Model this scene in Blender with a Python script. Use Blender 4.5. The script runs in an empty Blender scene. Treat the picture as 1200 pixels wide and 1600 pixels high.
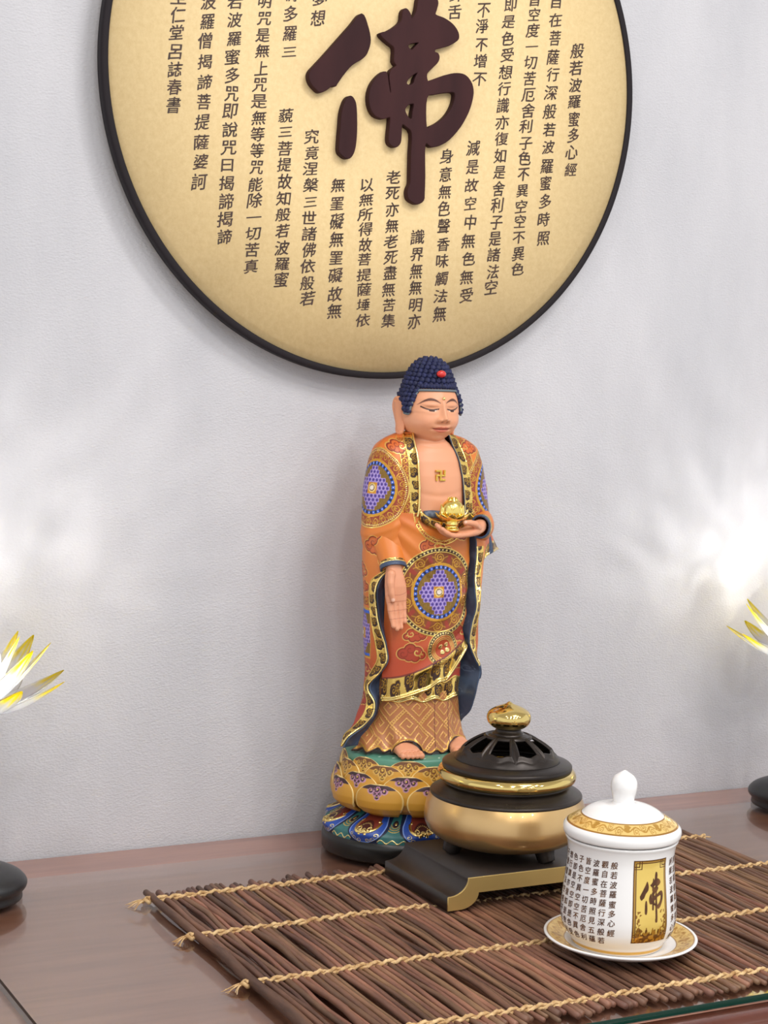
import bpy, bmesh, math, random
import numpy as np
from mathutils import Vector, Matrix

SC = bpy.context.scene
COL = SC.collection
PI = math.pi
random.seed(7)
RNG = np.random.default_rng(11)

# ------------------------------------------------------------------ camera
CAM_POS = (0.0, -1.75, 0.53003)
CAM_R = (0.88875383, -0.45701304, 0.03543604)
CAM_U = (0.00892079, 0.09453627, 0.99548145)
CAM_F = (0.45829799, 0.88442183, -0.08809639)
cd = bpy.data.cameras.new('camera')
cam = bpy.data.objects.new('camera', cd)
COL.objects.link(cam)
cd.sensor_fit = 'HORIZONTAL'
cd.sensor_width = 36.0
cd.lens = 36.0 * 2765.55 / 1200.0
cd.clip_start = 0.02
R_, U_, F_ = Vector(CAM_R), Vector(CAM_U), Vector(CAM_F)
cam.matrix_world = Matrix(((R_.x, U_.x, -F_.x, CAM_POS[0]), (R_.y, U_.y, -F_.y, CAM_POS[1]),
                           (R_.z, U_.z, -F_.z, CAM_POS[2]), (0, 0, 0, 1)))
SC.camera = cam

# ------------------------------------------------------------------ world, lights, exposure
w = bpy.data.worlds.new('room_air')
SC.world = w
w.use_nodes = True
bg = w.node_tree.nodes['Background']
bg.inputs[0].default_value = (0.95, 0.97, 1.0, 1)
bg.inputs[1].default_value = 0.74
SC.view_settings.view_transform = 'Standard'
SC.view_settings.look = 'None'
SC.view_settings.gamma = 1.0
SC.view_settings.use_curve_mapping = False
SC.view_settings.exposure = 0.38

def area_light(name, loc, target, size, power, color=(1, 1, 1), shape='DISK'):
    l = bpy.data.lights.new(name, 'AREA')
    l.shape = shape
    l.size = size
    l.energy = power
    l.color = color
    o = bpy.data.objects.new(name, l)
    o.location = loc
    d = Vector(target) - Vector(loc)
    o.rotation_euler = d.to_track_quat('-Z', 'Y').to_euler()
    COL.objects.link(o)
    return o

# ceiling lamps: one washing the altar wall, a grid of round downlights over the room
area_light('altar_ceiling_lamp', (1.2, -1.12, 1.74), (0.92, -0.05, 0.35), 0.42, 7.5, (1.0, 0.985, 0.97))
for i, (x, y) in enumerate([(0.0, -1.1), (0.5, -1.6), (1.1, -1.7), (1.7, -1.5), (-0.5, -2.0), (0.2, -2.3), (0.9, -2.5),
                            (1.6, -2.4), (2.2, -2.0), (-0.2, -3.0), (0.7, -3.3), (1.5, -3.2)]):
    area_light('ceiling_lamp', (x, y, 1.74), (x, y + 0.25, 0.0), 0.1, 3.4, (1.0, 0.98, 0.96))

# ------------------------------------------------------------------ helpers
def lin(c):
    c = np.asarray(c, float)
    if c.max() > 1.0:
        c = c / 255.0
    return np.where(c <= 0.04045, c / 12.92, ((c + 0.055) / 1.055) ** 2.4)

def tag(o, label=None, cat=None, group=None, kind=None):
    if label: o['label'] = label
    if cat: o['category'] = cat
    if group: o['group'] = group
    if kind: o['kind'] = kind
    return o

def empty(name, loc, label, cat, group=None, rz=0.0):
    o = bpy.data.objects.new(name, None)
    COL.objects.link(o)
    o.location = loc
    o.rotation_euler = (0, 0, rz)
    o.empty_display_size = 0.02
    return tag(o, label, cat, group)

def link(name, me, mat=None, parent=None, loc=None):
    o = bpy.data.objects.new(name, me)
    COL.objects.link(o)
    if mat is not None:
        me.materials.append(mat)
    if parent is not None:
        o.parent = parent
    if loc is not None:
        o.location = loc
    return o

def raw_mesh(name, V, F, smooth=True, colors=None):
    """V (n,3) metres, F list/array of faces"""
    V = np.asarray(V, np.float32)
    me = bpy.data.meshes.new(name)
    if isinstance(F, np.ndarray):
        k = F.shape[1]
        me.vertices.add(len(V))
        me.vertices.foreach_set('co', V.ravel())
        me.loops.add(F.size)
        me.loops.foreach_set('vertex_index', F.astype(np.int32).ravel())
        me.polygons.add(len(F))
        me.polygons.foreach_set('loop_start', np.arange(0, F.size, k, dtype=np.int32))
        me.update(calc_edges=True)
    else:
        me.from_pydata([tuple(map(float, v)) for v in V], [], F)
        me.update()
    if smooth:
        me.polygons.foreach_set('use_smooth', np.ones(len(me.polygons), bool))
    if colors is not None:
        set_colors(me, colors)
    return me

def set_colors(me, c):
    a = me.color_attributes.new('Col', 'FLOAT_COLOR', 'POINT')
    a.data.foreach_set('color', np.asarray(c, np.float32).reshape(-1))

def grid_faces(nu, nv, closed_u=False, flip=False, base=0):
    iu = np.arange(nu if closed_u else nu - 1)
    iv = np.arange(nv - 1)
    A, Bq = np.meshgrid(iu, iv, indexing='ij')
    A2 = (A + 1) % nu
    q = np.stack([A * nv + Bq, A2 * nv + Bq, A2 * nv + Bq + 1, A * nv + Bq + 1], -1).reshape(-1, 4)
    if flip:
        q = q[:, ::-1]
    return q + base

def grid_mesh(name, P, closed_u=False, flip=False, colors=None, scale=0.001):
    nu, nv = P.shape[:2]
    return raw_mesh(name, P.reshape(-1, 3) * scale, grid_faces(nu, nv, closed_u, flip),
                    colors=None if colors is None else colors.reshape(-1, 4))

def fix_normals(me):
    bm = bmesh.new(); bm.from_mesh(me)
    bmesh.ops.recalc_face_normals(bm, faces=bm.faces)
    bm.to_mesh(me); bm.free()
    return me

def grid_normals(P, closed_u=False):
    if closed_u:
        du = np.roll(P, -1, 0) - np.roll(P, 1, 0)
    else:
        du = np.gradient(P, axis=0)
    dv = np.gradient(P, axis=1)
    n = np.cross(du, dv)
    return n / (np.linalg.norm(n, axis=-1, keepdims=True) + 1e-12)

def hermite(xs, ys, x):
    """smooth interpolation of ys (n,...) at xs ascending"""
    xs = np.asarray(xs, float); ys = np.asarray(ys, float)
    x = np.clip(np.asarray(x, float), xs[0], xs[-1])
    d = np.diff(ys, axis=0) / np.diff(xs).reshape((-1,) + (1,) * (ys.ndim - 1))
    m = np.empty_like(ys)
    m[0] = d[0]; m[-1] = d[-1]
    if len(xs) > 2:
        h = np.diff(xs).reshape((-1,) + (1,) * (ys.ndim - 1))
        m[1:-1] = (d[:-1] * h[1:] + d[1:] * h[:-1]) / (h[1:] + h[:-1])
    i = np.clip(np.searchsorted(xs, x, side='right') - 1, 0, len(xs) - 2)
    hh = xs[i + 1] - xs[i]
    t = (x - xs[i]) / hh
    sh = t.shape + (1,) * (ys.ndim - 1)
    t = t.reshape(sh); hh = hh.reshape(sh)
    return ((2*t**3 - 3*t**2 + 1) * ys[i] + (t**3 - 2*t**2 + t) * hh * m[i]
            + (-2*t**3 + 3*t**2) * ys[i+1] + (t**3 - t**2) * hh * m[i+1])

def sm(a, b, x):
    t = np.clip((x - a) / (b - a), 0, 1)
    return t * t * (3 - 2 * t)

def vnoise(x, y, seed=0):
    xi = np.floor(x).astype(np.int64); yi = np.floor(y).astype(np.int64)
    fx = x - xi; fy = y - yi
    fx = fx*fx*(3-2*fx); fy = fy*fy*(3-2*fy)
    def h(a, b):
        n = (a * 374761393 + b * 668265263 + seed * 974634777) & 0x7fffffff
        n = ((n ^ (n >> 13)) * 1274126177) & 0x7fffffff
        return ((n ^ (n >> 16)) & 0xffff) / 65535.0
    return ((h(xi, yi)*(1-fx) + h(xi+1, yi)*fx)*(1-fy) + (h(xi, yi+1)*(1-fx) + h(xi+1, yi+1)*fx)*fy)

def revolve(name, prof, n=96, scale=0.001, colors=None):
    """prof list of (r,z) from bottom to top in mm"""
    prof = np.asarray(prof, float)
    th = np.linspace(0, 2*PI, n, endpoint=False)
    P = np.stack([np.outer(np.cos(th), prof[:, 0]), np.outer(np.sin(th), prof[:, 0]),
                  np.outer(np.ones(n), prof[:, 1])], -1)
    return grid_mesh(name, P, True, colors=colors, scale=scale)

def smooth_prof(pts, n):
    pts = np.asarray(pts, float)
    t = np.concatenate([[0], np.cumsum(np.hypot(*np.diff(pts, axis=0).T) + 1e-9)])
    return hermite(t, pts, np.linspace(0, t[-1], n))

def tube_geo(path, rad, nseg=10, caps=True, flat=None, base=0):
    """path (n,3), rad scalar/array; returns V,F lists"""
    path = np.asarray(path, float); n = len(path)
    rad = np.broadcast_to(np.asarray(rad, float), (n,))
    T = np.gradient(path, axis=0)
    T /= np.linalg.norm(T, axis=1, keepdims=True) + 1e-12
    up = np.array([0, 0, 1.0]) if abs(T[0][2]) < 0.9 else np.array([1.0, 0, 0])
    N = np.cross(T[0], up); N /= np.linalg.norm(N)
    V = []; F = []
    for i in range(n):
        N = N - T[i] * (N @ T[i]); N /= np.linalg.norm(N) + 1e-12
        Bn = np.cross(T[i], N)
        for k in range(nseg):
            a = 2*PI*k/nseg
            V.append(path[i] + rad[i]*(math.cos(a)*N + math.sin(a)*Bn*(1 if flat is None else flat)))
    for i in range(n-1):
        for k in range(nseg):
            k2 = (k+1) % nseg
            F.append((base+i*nseg+k, base+i*nseg+k2, base+(i+1)*nseg+k2, base+(i+1)*nseg+k))
    if caps:
        F.append(tuple(base+k for k in range(nseg))[::-1])
        F.append(tuple(base+(n-1)*nseg+k for k in range(nseg)))
    return V, F

class Geo:
    def __init__(self): self.V = []; self.F = []
    def tube(self, path, rad, nseg=10, caps=True, flat=None):
        v, f = tube_geo(path, rad, nseg, caps, flat, len(self.V)); self.V += v; self.F += f; return self
    def add(self, V, F):
        b = len(self.V); self.V += [tuple(v) for v in V]; self.F += [tuple(b+i for i in f) for f in F]; return self
    def box(self, x0, x1, y0, y1, z0, z1):
        return self.add([(x0,y0,z0),(x1,y0,z0),(x1,y1,z0),(x0,y1,z0),(x0,y0,z1),(x1,y0,z1),(x1,y1,z1),(x0,y1,z1)],
                        [(0,3,2,1),(4,5,6,7),(0,1,5,4),(1,2,6,5),(2,3,7,6),(3,0,4,7)])
    def ball(self, c, r, nu=12, nv=8, sq=(1,1,1)):
        V = []; F = []
        for j in range(nv+1):
            p = -PI/2 + PI*j/nv
            for i in range(nu):
                a = 2*PI*i/nu
                V.append((c[0]+r*sq[0]*math.cos(p)*math.cos(a), c[1]+r*sq[1]*math.cos(p)*math.sin(a), c[2]+r*sq[2]*math.sin(p)))
        for j in range(nv):
            for i in range(nu):
                i2 = (i+1) % nu
                F.append((j*nu+i, j*nu+i2, (j+1)*nu+i2, (j+1)*nu+i))
        return self.add(V, F)
    def mesh(self, name, scale=0.001, smooth=True):
        return raw_mesh(name, np.asarray(self.V)*scale, self.F, smooth)

def bevel_mesh(me, w, seg=2, angle=0.6):
    bm = bmesh.new(); bm.from_mesh(me)
    es = [e for e in bm.edges if len(e.link_faces) == 2 and e.calc_face_angle(0) > angle]
    bmesh.ops.bevel(bm, geom=es, offset=w, segments=seg, affect='EDGES', profile=0.5)
    bm.to_mesh(me); bm.free()
    return me

def remeshed(me, voxel, smooth_it=4, name=None):
    """voxel-fuse a mesh of overlapping closed shapes into one continuous skin"""
    o = bpy.data.objects.new('tmp', me); COL.objects.link(o)
    m = o.modifiers.new('r', 'REMESH'); m.mode = 'VOXEL'; m.voxel_size = voxel; m.use_smooth_shade = True
    s = o.modifiers.new('s', 'SMOOTH'); s.iterations = smooth_it; s.factor = 0.5
    dg = bpy.context.evaluated_depsgraph_get()
    out = bpy.data.meshes.new_from_object(o.evaluated_get(dg))
    bpy.data.objects.remove(o)
    if name: out.name = name
    out.polygons.foreach_set('use_smooth', np.ones(len(out.polygons), bool))
    return out

def verts_of(me):
    a = np.empty(len(me.vertices)*3, np.float32); me.vertices.foreach_get('co', a)
    return a.reshape(-1, 3)

# ------------------------------------------------------------------ materials
def mat(name, color=(0.8, 0.8, 0.8), rough=0.5, metal=0.0, **kw):
    m = bpy.data.materials.new(name); m.use_nodes = True
    b = m.node_tree.nodes['Principled BSDF']
    b.inputs['Base Color'].default_value = (*color[:3], 1)
    b.inputs['Roughness'].default_value = rough
    b.inputs['Metallic'].default_value = metal
    for k, v in kw.items():
        b.inputs[k.replace('_', ' ')].default_value = v
    return m

def nodes(m):
    nt = m.node_tree
    return nt, nt.nodes['Principled BSDF'], lambda t: nt.nodes.new(t), nt.links.new

def add_bump(m, scale, strength, dist=0.001, kind='NOISE', stretch=None, detail=4.0):
    nt, b, N, L = nodes(m)
    tc = N('ShaderNodeTexCoord'); mp = N('ShaderNodeMapping')
    if stretch: mp.inputs['Scale'].default_value = stretch
    L(tc.outputs['Object'], mp.inputs[0])
    t = N('ShaderNodeTexNoise'); t.inputs['Scale'].default_value = scale; t.inputs['Detail'].default_value = detail
    L(mp.outputs[0], t.inputs['Vector'])
    bp = N('ShaderNodeBump'); bp.inputs['Strength'].default_value = strength; bp.inputs['Distance'].default_value = dist
    L(t.outputs[0], bp.inputs['Height']); L(bp.outputs[0], b.inputs['Normal'])
    return m

def painted(name, rough=0.42, gold_rough=0.2, bump=0.0):
    """colour and gilding come from the per-vertex pattern 'Col' (alpha = gilded)"""
    m = mat(name, rough=rough)
    nt, b, N, L = nodes(m)
    a = N('ShaderNodeAttribute'); a.attribute_name = 'Col'
    L(a.outputs['Color'], b.inputs['Base Color']); L(a.outputs['Alpha'], b.inputs['Metallic'])
    mr = N('ShaderNodeMapRange'); mr.inputs[3].default_value = rough; mr.inputs[4].default_value = gold_rough
    L(a.outputs['Alpha'], mr.inputs[0]); L(mr.outputs[0], b.inputs['Roughness'])
    return m

def ramp_noise(m, c1, c2, scale, stretch=(1, 1, 1), detail=5, lo=0.35, hi=0.65, rough=0.5):
    nt, b, N, L = nodes(m)
    tc = N('ShaderNodeTexCoord'); mp = N('ShaderNodeMapping'); mp.inputs['Scale'].default_value = stretch
    L(tc.outputs['Object'], mp.inputs[0])
    t = N('ShaderNodeTexNoise'); t.inputs['Scale'].default_value = scale; t.inputs['Detail'].default_value = detail
    t.inputs['Roughness'].default_value = rough
    L(mp.outputs[0], t.inputs['Vector'])
    r = N('ShaderNodeValToRGB'); r.color_ramp.elements[0].position = lo; r.color_ramp.elements[1].position = hi
    r.color_ramp.elements[0].color = (*c1, 1); r.color_ramp.elements[1].color = (*c2, 1)
    L(t.outputs[0], r.inputs[0]); L(r.outputs[0], b.inputs['Base Color'])
    return m

def schlick(nt, f0):
    """facing-independent Fresnel weight"""
    N = nt.nodes.new; L = nt.links.new
    ge = N('ShaderNodeNewGeometry'); dp = N('ShaderNodeVectorMath'); dp.operation = 'DOT_PRODUCT'
    L(ge.outputs['Normal'], dp.inputs[0]); L(ge.outputs['Incoming'], dp.inputs[1])
    ab = N('ShaderNodeMath'); ab.operation = 'ABSOLUTE'; L(dp.outputs['Value'], ab.inputs[0])
    om = N('ShaderNodeMath'); om.operation = 'SUBTRACT'; om.inputs[0].default_value = 1.0; L(ab.outputs[0], om.inputs[1])
    pw = N('ShaderNodeMath'); pw.operation = 'POWER'; L(om.outputs[0], pw.inputs[0]); pw.inputs[1].default_value = 5.0
    ma = N('ShaderNodeMath'); ma.operation = 'MULTIPLY_ADD'; L(pw.outputs[0], ma.inputs[0]); ma.inputs[1].default_value = 1.0-f0; ma.inputs[2].default_value = f0
    return ma.outputs[0]

GOLD = lin((238, 202, 112))
GOLDB = lin((248, 222, 146))
BROWN = lin((52, 30, 20))

# fonts: a glyph outline as triangles (Blender's built-in lettering)
_gl = {}
def glyph(ch, bold=0.0):
    k = (ch, bold)
    if k not in _gl:
        c = bpy.data.curves.new('g', 'FONT'); c.body = ch; c.resolution_u = 4; c.offset = bold
        o = bpy.data.objects.new('g', c); COL.objects.link(o)
        dg = bpy.context.evaluated_depsgraph_get()
        me = bpy.data.meshes.new_from_object(o.evaluated_get(dg))
        v = verts_of(me)[:, :2].copy(); f = [tuple(p.vertices) for p in me.polygons]
        if len(v):
            v -= np.array([0.5, 0.38])      # centre of the em square
        bpy.data.objects.remove(o); bpy.data.meshes.remove(me)
        _gl[k] = (v, f)
    return _gl[k]

def outline_mesh(loops, depth, bevel=0.0):
    """filled shape with holes -> mesh, outline in (x,y), thickness along z (centred)"""
    c = bpy.data.curves.new('o', 'CURVE'); c.dimensions = '2D'; c.fill_mode = 'BOTH'
    c.extrude = depth/2; c.bevel_depth = bevel; c.bevel_resolution = 2
    for lp in loops:
        s = c.splines.new('POLY'); s.points.add(len(lp)-1)
        for p, q in zip(s.points, lp): p.co = (q[0], q[1], 0, 1)
        s.use_cyclic_u = True
    o = bpy.data.objects.new('o', c); COL.objects.link(o)
    dg = bpy.context.evaluated_depsgraph_get()
    me = bpy.data.meshes.new_from_object(o.evaluated_get(dg))
    bpy.data.objects.remove(o)
    return me

def round_loop(lp, k=4):
    """closed smooth curve through the points (Catmull-Rom)"""
    P = np.asarray(lp, float); n = len(P); out = []
    for i in range(n):
        p0, p1, p2, p3 = P[i-1], P[i], P[(i+1) % n], P[(i+2) % n]
        for t in np.linspace(0, 1, k, endpoint=False):
            out.append(0.5*((2*p1)+(-p0+p2)*t+(2*p0-5*p1+4*p2-p3)*t*t+(-p0+3*p1-3*p2+p3)*t**3))
    return [tuple(q) for q in out]

# ------------------------------------------------------------------ the room (table top is z = 0)
m_wall = mat('wallpaper', (0.55, 0.54, 0.55), 0.62)
ramp_noise(m_wall, lin((187, 187, 192)), lin((204, 203, 207)), 2.6, (2.2, 1, 0.8), 6, 0.3, 0.7, 0.62)
nt, b, N, L = nodes(m_wall)
tc = N('ShaderNodeTexCoord'); mp = N('ShaderNodeMapping'); mp.inputs['Scale'].default_value = (1, 1, 1.7)
L(tc.outputs['Object'], mp.inputs[0])
t1 = N('ShaderNodeTexNoise'); t1.inputs['Scale'].default_value = 260; t1.inputs['Detail'].default_value = 5; t1.inputs['Roughness'].default_value = 0.6
t2 = N('ShaderNodeTexVoronoi'); t2.inputs['Scale'].default_value = 330
L(mp.outputs[0], t1.inputs['Vector']); L(mp.outputs[0], t2.inputs['Vector'])
ad = N('ShaderNodeMath'); ad.operation = 'ADD'; L(t1.outputs[0], ad.inputs[0]); L(t2.outputs[0], ad.inputs[1])
bp = N('ShaderNodeBump'); bp.inputs['Strength'].default_value = 0.4; bp.inputs['Distance'].default_value = 0.0008
L(ad.outputs[0], bp.inputs['Height']); L(bp.outputs[0], b.inputs['Normal'])
def struct(name, g, m, scale=1.0):
    o = link(name, g.mesh(name, scale, False), m); o['kind'] = 'structure'; return o
struct('wall_back', Geo().box(-2.2, 3.6, 0.0, 0.12, -0.9, 1.8), m_wall)
m_floor = mat('floor_tiles', lin((170, 160, 150)), 0.3)
ramp_noise(m_floor, lin((150, 140, 130)), lin((178, 168, 158)), 3.0)
struct('floor', Geo().box(-2.2, 3.6, -4.4, 0.12, -0.95, -0.9), m_floor)
m_ceil = mat('ceiling_paint', lin((236, 234, 230)), 0.8)
add_bump(m_ceil, 120, 0.1)
struct('ceiling', Geo().box(-2.2, 3.6, -4.4, 0.12, 1.8, 1.85), m_ceil)

# ------------------------------------------------------------------ altar table with glass sheets
m_wood = mat('dark_table_wood', lin((140, 100, 86)), 0.3, Coat_Weight=1.0, Coat_Roughness=0.08)
ramp_noise(m_wood, lin((132, 84, 66)), lin((158, 106, 84)), 9.0, (0.7, 7, 7), 6, 0.3, 0.7, 0.6)
TF = -0.632
tb = empty('altar_table', (0.72, -0.31, -0.9), 'dark reddish brown wooden altar table standing against the grey wall', 'table')
TL = Vector((0.72, -0.31, -0.9))
def rel(g):
    g.V = [(v[0]-TL.x, v[1]-TL.y, v[2]-TL.z) for v in g.V]; return g
m_mahog = mat('mahogany_edge', lin((92, 44, 30)), 0.24, Coat_Weight=0.4, Coat_Roughness=0.1)
ramp_noise(m_mahog, lin((78, 36, 24)), lin((104, 52, 36)), 9.0, (0.7, 7, 7), 6, 0.3, 0.7, 0.6)
me = outline_mesh([[(TF+0.0145, -0.040), (TF+0.0145, -0.0006), (TF+0.004, -0.0008), (TF-0.006, -0.002), (TF-0.0095, -0.0065), (TF-0.0105, -0.0085), (TF-0.0135, -0.0095),
                    (TF-0.0165, -0.0135), (TF-0.0175, -0.020), (TF-0.016, -0.0265), (TF-0.012, -0.031), (TF-0.010, -0.040)]], 2.95)
v = verts_of(me)
me.vertices.foreach_set('co', np.stack([v[:, 2]+0.725-TL.x, v[:, 0]-TL.y, v[:, 1]-TL.z], -1).astype(np.float32).ravel()); me.update()
fix_normals(me)
link('front_molding', me, m_mahog, tb)
g = rel(Geo().box(-0.75, 2.2, TF+0.015, -0.0015, -0.04, 0.0))
me = bevel_mesh(g.mesh('tabletop', 1.0, False), 0.004, 3); link('tabletop', me, m_wood, tb)
g = rel(Geo().box(-0.71, 2.16, TF+0.012, -0.02, -0.12, -0.0405))
link('apron', bevel_mesh(g.mesh('apron', 1.0, False), 0.003, 2), m_wood, tb)
for x0 in (-0.71, 2.08):
    for y0 in (TF+0.014, -0.10):
        g = rel(Geo().box(x0, x0+0.08, y0, y0+0.078, -0.9, -0.1205))
        link('leg', bevel_mesh(g.mesh('leg', 1.0, False), 0.004, 2), m_wood, tb)

def glass_mat():
    m = bpy.data.materials.new('clear_glass'); m.use_nodes = True
    nt = m.node_tree; nt.nodes.clear(); N = nt.nodes.new; L = nt.links.new
    out = N('ShaderNodeOutputMaterial'); mx = N('ShaderNodeMixShader'); tr = N('ShaderNodeBsdfTransparent'); gl = N('ShaderNodeBsdfGlossy')
    tr.inputs[0].default_value = (0.93, 0.97, 0.95, 1); gl.inputs['Roughness'].default_value = 0.05
    L(schlick(nt, 0.11), mx.inputs[0]); L(tr.outputs[0], mx.inputs[1]); L(gl.outputs[0], mx.inputs[2]); L(mx.outputs[0], out.inputs[0])
    return m
m_glass = glass_mat()
m_gedge = mat('green_glass_edge', lin((6, 58, 48)), 0.08, 0.0, Coat_Weight=0.5)
m_gside = mat('dull_glass_edge', lin((116, 104, 98)), 0.2)
GT = 0.006
def glass_sheet(x0, x1, y0, y1, label):
    g = Geo().box(x0, x1, y0, y1, 0.0003, GT)
    me = g.mesh('glass_sheet', 1.0, False)
    o = link('glass_sheet', me, m_glass); me.materials.append(m_gedge); me.materials.append(m_gside)
    for p in me.polygons:
        p.material_index = 0 if abs(p.normal.z) > 0.5 else (1 if p.normal.y < -0.5 else 2)
    bm = bmesh.new(); bm.from_mesh(me)
    bot = [f for f in bm.faces if f.normal.z < -0.5 or f.normal.y > 0.5]
    bmesh.ops.delete(bm, geom=bot, context='FACES_ONLY')
    bm.to_mesh(me); bm.free()
    tag(o, label, 'glass sheet', 'clear glass sheets on the altar table')
    return o
glass_sheet(0.385, 2.18, -0.6158, -0.0861, 'clear glass sheet with green edge lying under the twig mat and the statue')
glass_sheet(-0.74, 0.3825, -0.6158, -0.0861, 'clear glass sheet on the table left of the narrow dark joint')

# ------------------------------------------------------------------ round calligraphy plaque on the wall
# measured on the panel, mm from its centre
SUTRA= [('般若波羅蜜多心經', 241.3, 57.9, 239.8, -75.0), ('自在菩薩行深般若波羅蜜多時照', 211.1, 109.0, 205.9, -154.5), ('皆空度一切苦厄舍利子色不異空空不異色', 182.3, 109.0, 173.7, -191.6), ('即是色受想行識亦復如是舍利子是諸法空', 150.3, 98.2, 141.1, -214.0), ('不淨不增不', 116.1, 89.3, 114.7, 14.3), ('減是故空中無色無受', 110.9, -62.0, 108.5, -224.1), ('鼻舌', 81.6, 100.9, 80.8, 83.0), ('身意無色聲香味觸法無', 77.3, -73.9, 76.0, -245.4), ('識界無無明亦', 45.1, -163.0, 44.2, -255.8), ('老死亦無老死盡無苦集', 12.5, -101.1, 11.7, -256.4), ('以無所得故菩提薩埵依', -19.7, -111.1, -19.5, -256.3), ('無罣礙無罣礙故無', -54.0, -115.0, -53.6, -248.8), ('夢想', -82.7, 77.5, -83.4, 57.0), ('究竟涅槃三世諸佛依般若', -86.5, -66.0, -85.8, -236.6), ('耨多羅三', -115.1, 76.9, -115.3, 17.9), ('藐三菩提故知般若波羅蜜', -116.8, -46.8, -116.9, -218.6), ('明咒是無上咒是無等等咒能除一切苦真', -145.2, 66.7, -151.0, -205.6), ('若波羅蜜多咒即說咒曰揭諦揭諦', -177.2, 62.2, -182.8, -177.7), ('波羅僧揭諦菩提薩婆訶', -207.3, 59.2, -212.0, -122.9), ('至仁堂呂誌春書', -239.9, 59.7, -241.1, -48.7)]
PIE= [(-36.6, 65.0), (-29.5, 53.8), (-25.7, 39.3), (-28.5, 27.3), (-33.9, 20.0), (-46.8, 11.2), (-56.8, -0.6), (-63.0, -9.6), (-64.8, -12.2), (-69.4, -12.7), (-75.8, -17.5), (-82.2, -20.3), (-86.9, -17.8), (-92.6, -12.6), (-95.1, -6.2), (-94.0, -0.3), (-87.8, 6.9), (-77.1, 18.7), (-62.8, 35.2), (-48.4, 51.7)]
DOT= [(-46.6, -21.6), (-42.7, -24.2), (-40.0, -30.7), (-38.6, -47.3), (-38.4, -62.3), (-39.8, -75.9), (-43.3, -83.7), (-47.9, -86.3), (-53.7, -83.8), (-57.6, -79.1), (-57.5, -65.7), (-56.7, -52.3), (-56.2, -42.2), (-54.6, -33.7), (-51.1, -25.0)]
BODY= [(30.7, 87.7), (28.4, 74.0), (22.8, 66.6), (21.7, 70.7), (18.6, 75.3), (15.2, 76.6), (12.3, 72.9), (11.3, 63.6), (4.8, 56.9), (-4.6, 50.8), (-13.1, 47.4), (-9.1, 42.8), (-2.2, 38.5), (3.8, 34.2), (4.0, 20.7), (7.4, 16.0), (0.9, 10.3), (-0.7, 3.4), (0.6, -4.9), (1.8, -12.3), (-0.1, -13.4), (-2.4, -3.5), (-5.7, 7.9), (-14.2, 2.9), (-21.5, -7.1), (-24.4, -19.1), (-22.4, -30.7), (-16.4, -38.5), (-6.7, -40.7), (0.9, -38.3), (2.1, -43.6), (0.9, -62.3), (4.1, -68.0), (10.0, -69.2), (14.6, -64.5), (15.3, -56.0), (15.8, -44.9), (21.7, -46.9), (28.8, -53.1), (28.8, -75.3), (29.2, -99.2), (29.1, -107.4), (27.0, -112.2), (26.2, -117.4), (27.8, -123.3), (32.9, -126.7), (38.9, -128.0), (45.6, -123.7), (46.2, -115.0), (46.1, -97.9), (45.0, -63.6), (53.0, -65.5), (62.9, -63.0), (74.6, -55.9), (88.0, -41.0), (97.3, -24.5), (101.7, -10.3), (102.3, 0.1), (98.9, 8.4), (91.5, 14.5), (81.4, 15.2), (69.5, 12.3), (50.0, 4.3), (45.1, 3.8), (43.8, 11.4), (49.4, 17.9), (56.1, 24.5), (58.4, 29.9), (56.7, 34.0), (52.6, 35.2), (53.5, 38.7), (60.3, 41.2), (70.1, 44.8), (79.8, 51.0), (81.6, 55.5), (79.4, 61.2), (73.1, 67.3), (62.9, 72.1), (51.9, 74.7), (52.7, 80.2), (54.3, 87.2), (53.1, 92.1), (50.8, 99.5), (43.7, 105.3), (36.9, 102.8), (32.4, 94.7)]
HOLES= [[(19.6, 37.6), (22.0, 41.2), (33.6, 43.8), (28.9, 37.8), (24.2, 33.9)], [(19.4, -1.3), (21.6, 4.0), (28.2, 9.7), (33.5, 12.0), (30.3, 4.9), (28.6, -0.4), (23.8, -3.4)], [(18.7, -30.2), (20.8, -24.9), (25.6, -21.9), (30.1, -22.3), (28.9, -30.9), (27.8, -38.7), (23.3, -37.4)], [(44.9, -14.1), (56.5, -8.7), (70.3, -5.3), (78.3, -4.8), (80.5, -8.9), (78.0, -19.5), (71.4, -30.4), (61.8, -39.0), (52.1, -44.2), (45.8, -45.6)]]
PC = Vector((0.87904, -0.0125, 0.82363))
PR = 312.2
m_panel = mat('gold_paper_panel', lin((226, 200, 150)), 0.6)
ramp_noise(m_panel, lin((222, 193, 138)), lin((234, 208, 156)), 170.0, (1, 1, 1), 4, 0.3, 0.7, 0.7)
m_frame = mat('black_frame', lin((36, 31, 34)), 0.7, Specular_IOR_Level=0.2)
add_bump(m_frame, 90, 0.05)
m_char = mat('dark_carved_wood', lin((66, 38, 40)), 0.7, Specular_IOR_Level=0.2)
ramp_noise(m_char, lin((50, 26, 28)), lin((62, 33, 34)), 30.0, (1, 1, 0.2))
m_ink = mat('sutra_ink', lin((62, 42, 34)), 0.6)
ramp_noise(m_ink, lin((54, 36, 28)), lin((74, 50, 40)), 80.0)
pq = empty('calligraphy_plaque', PC, 'large round gold calligraphy plaque with dark raised character hanging on the wall', 'plaque')
def to_wall(me):       # (x, y, z) -> wall plane: x, z = y, -y = z
    v = verts_of(me); me.vertices.foreach_set('co', np.stack([v[:, 0], -v[:, 2], v[:, 1]], -1).astype(np.float32).ravel()); me.update(); return me
th = np.linspace(0, 2*PI, 256, endpoint=False)
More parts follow.
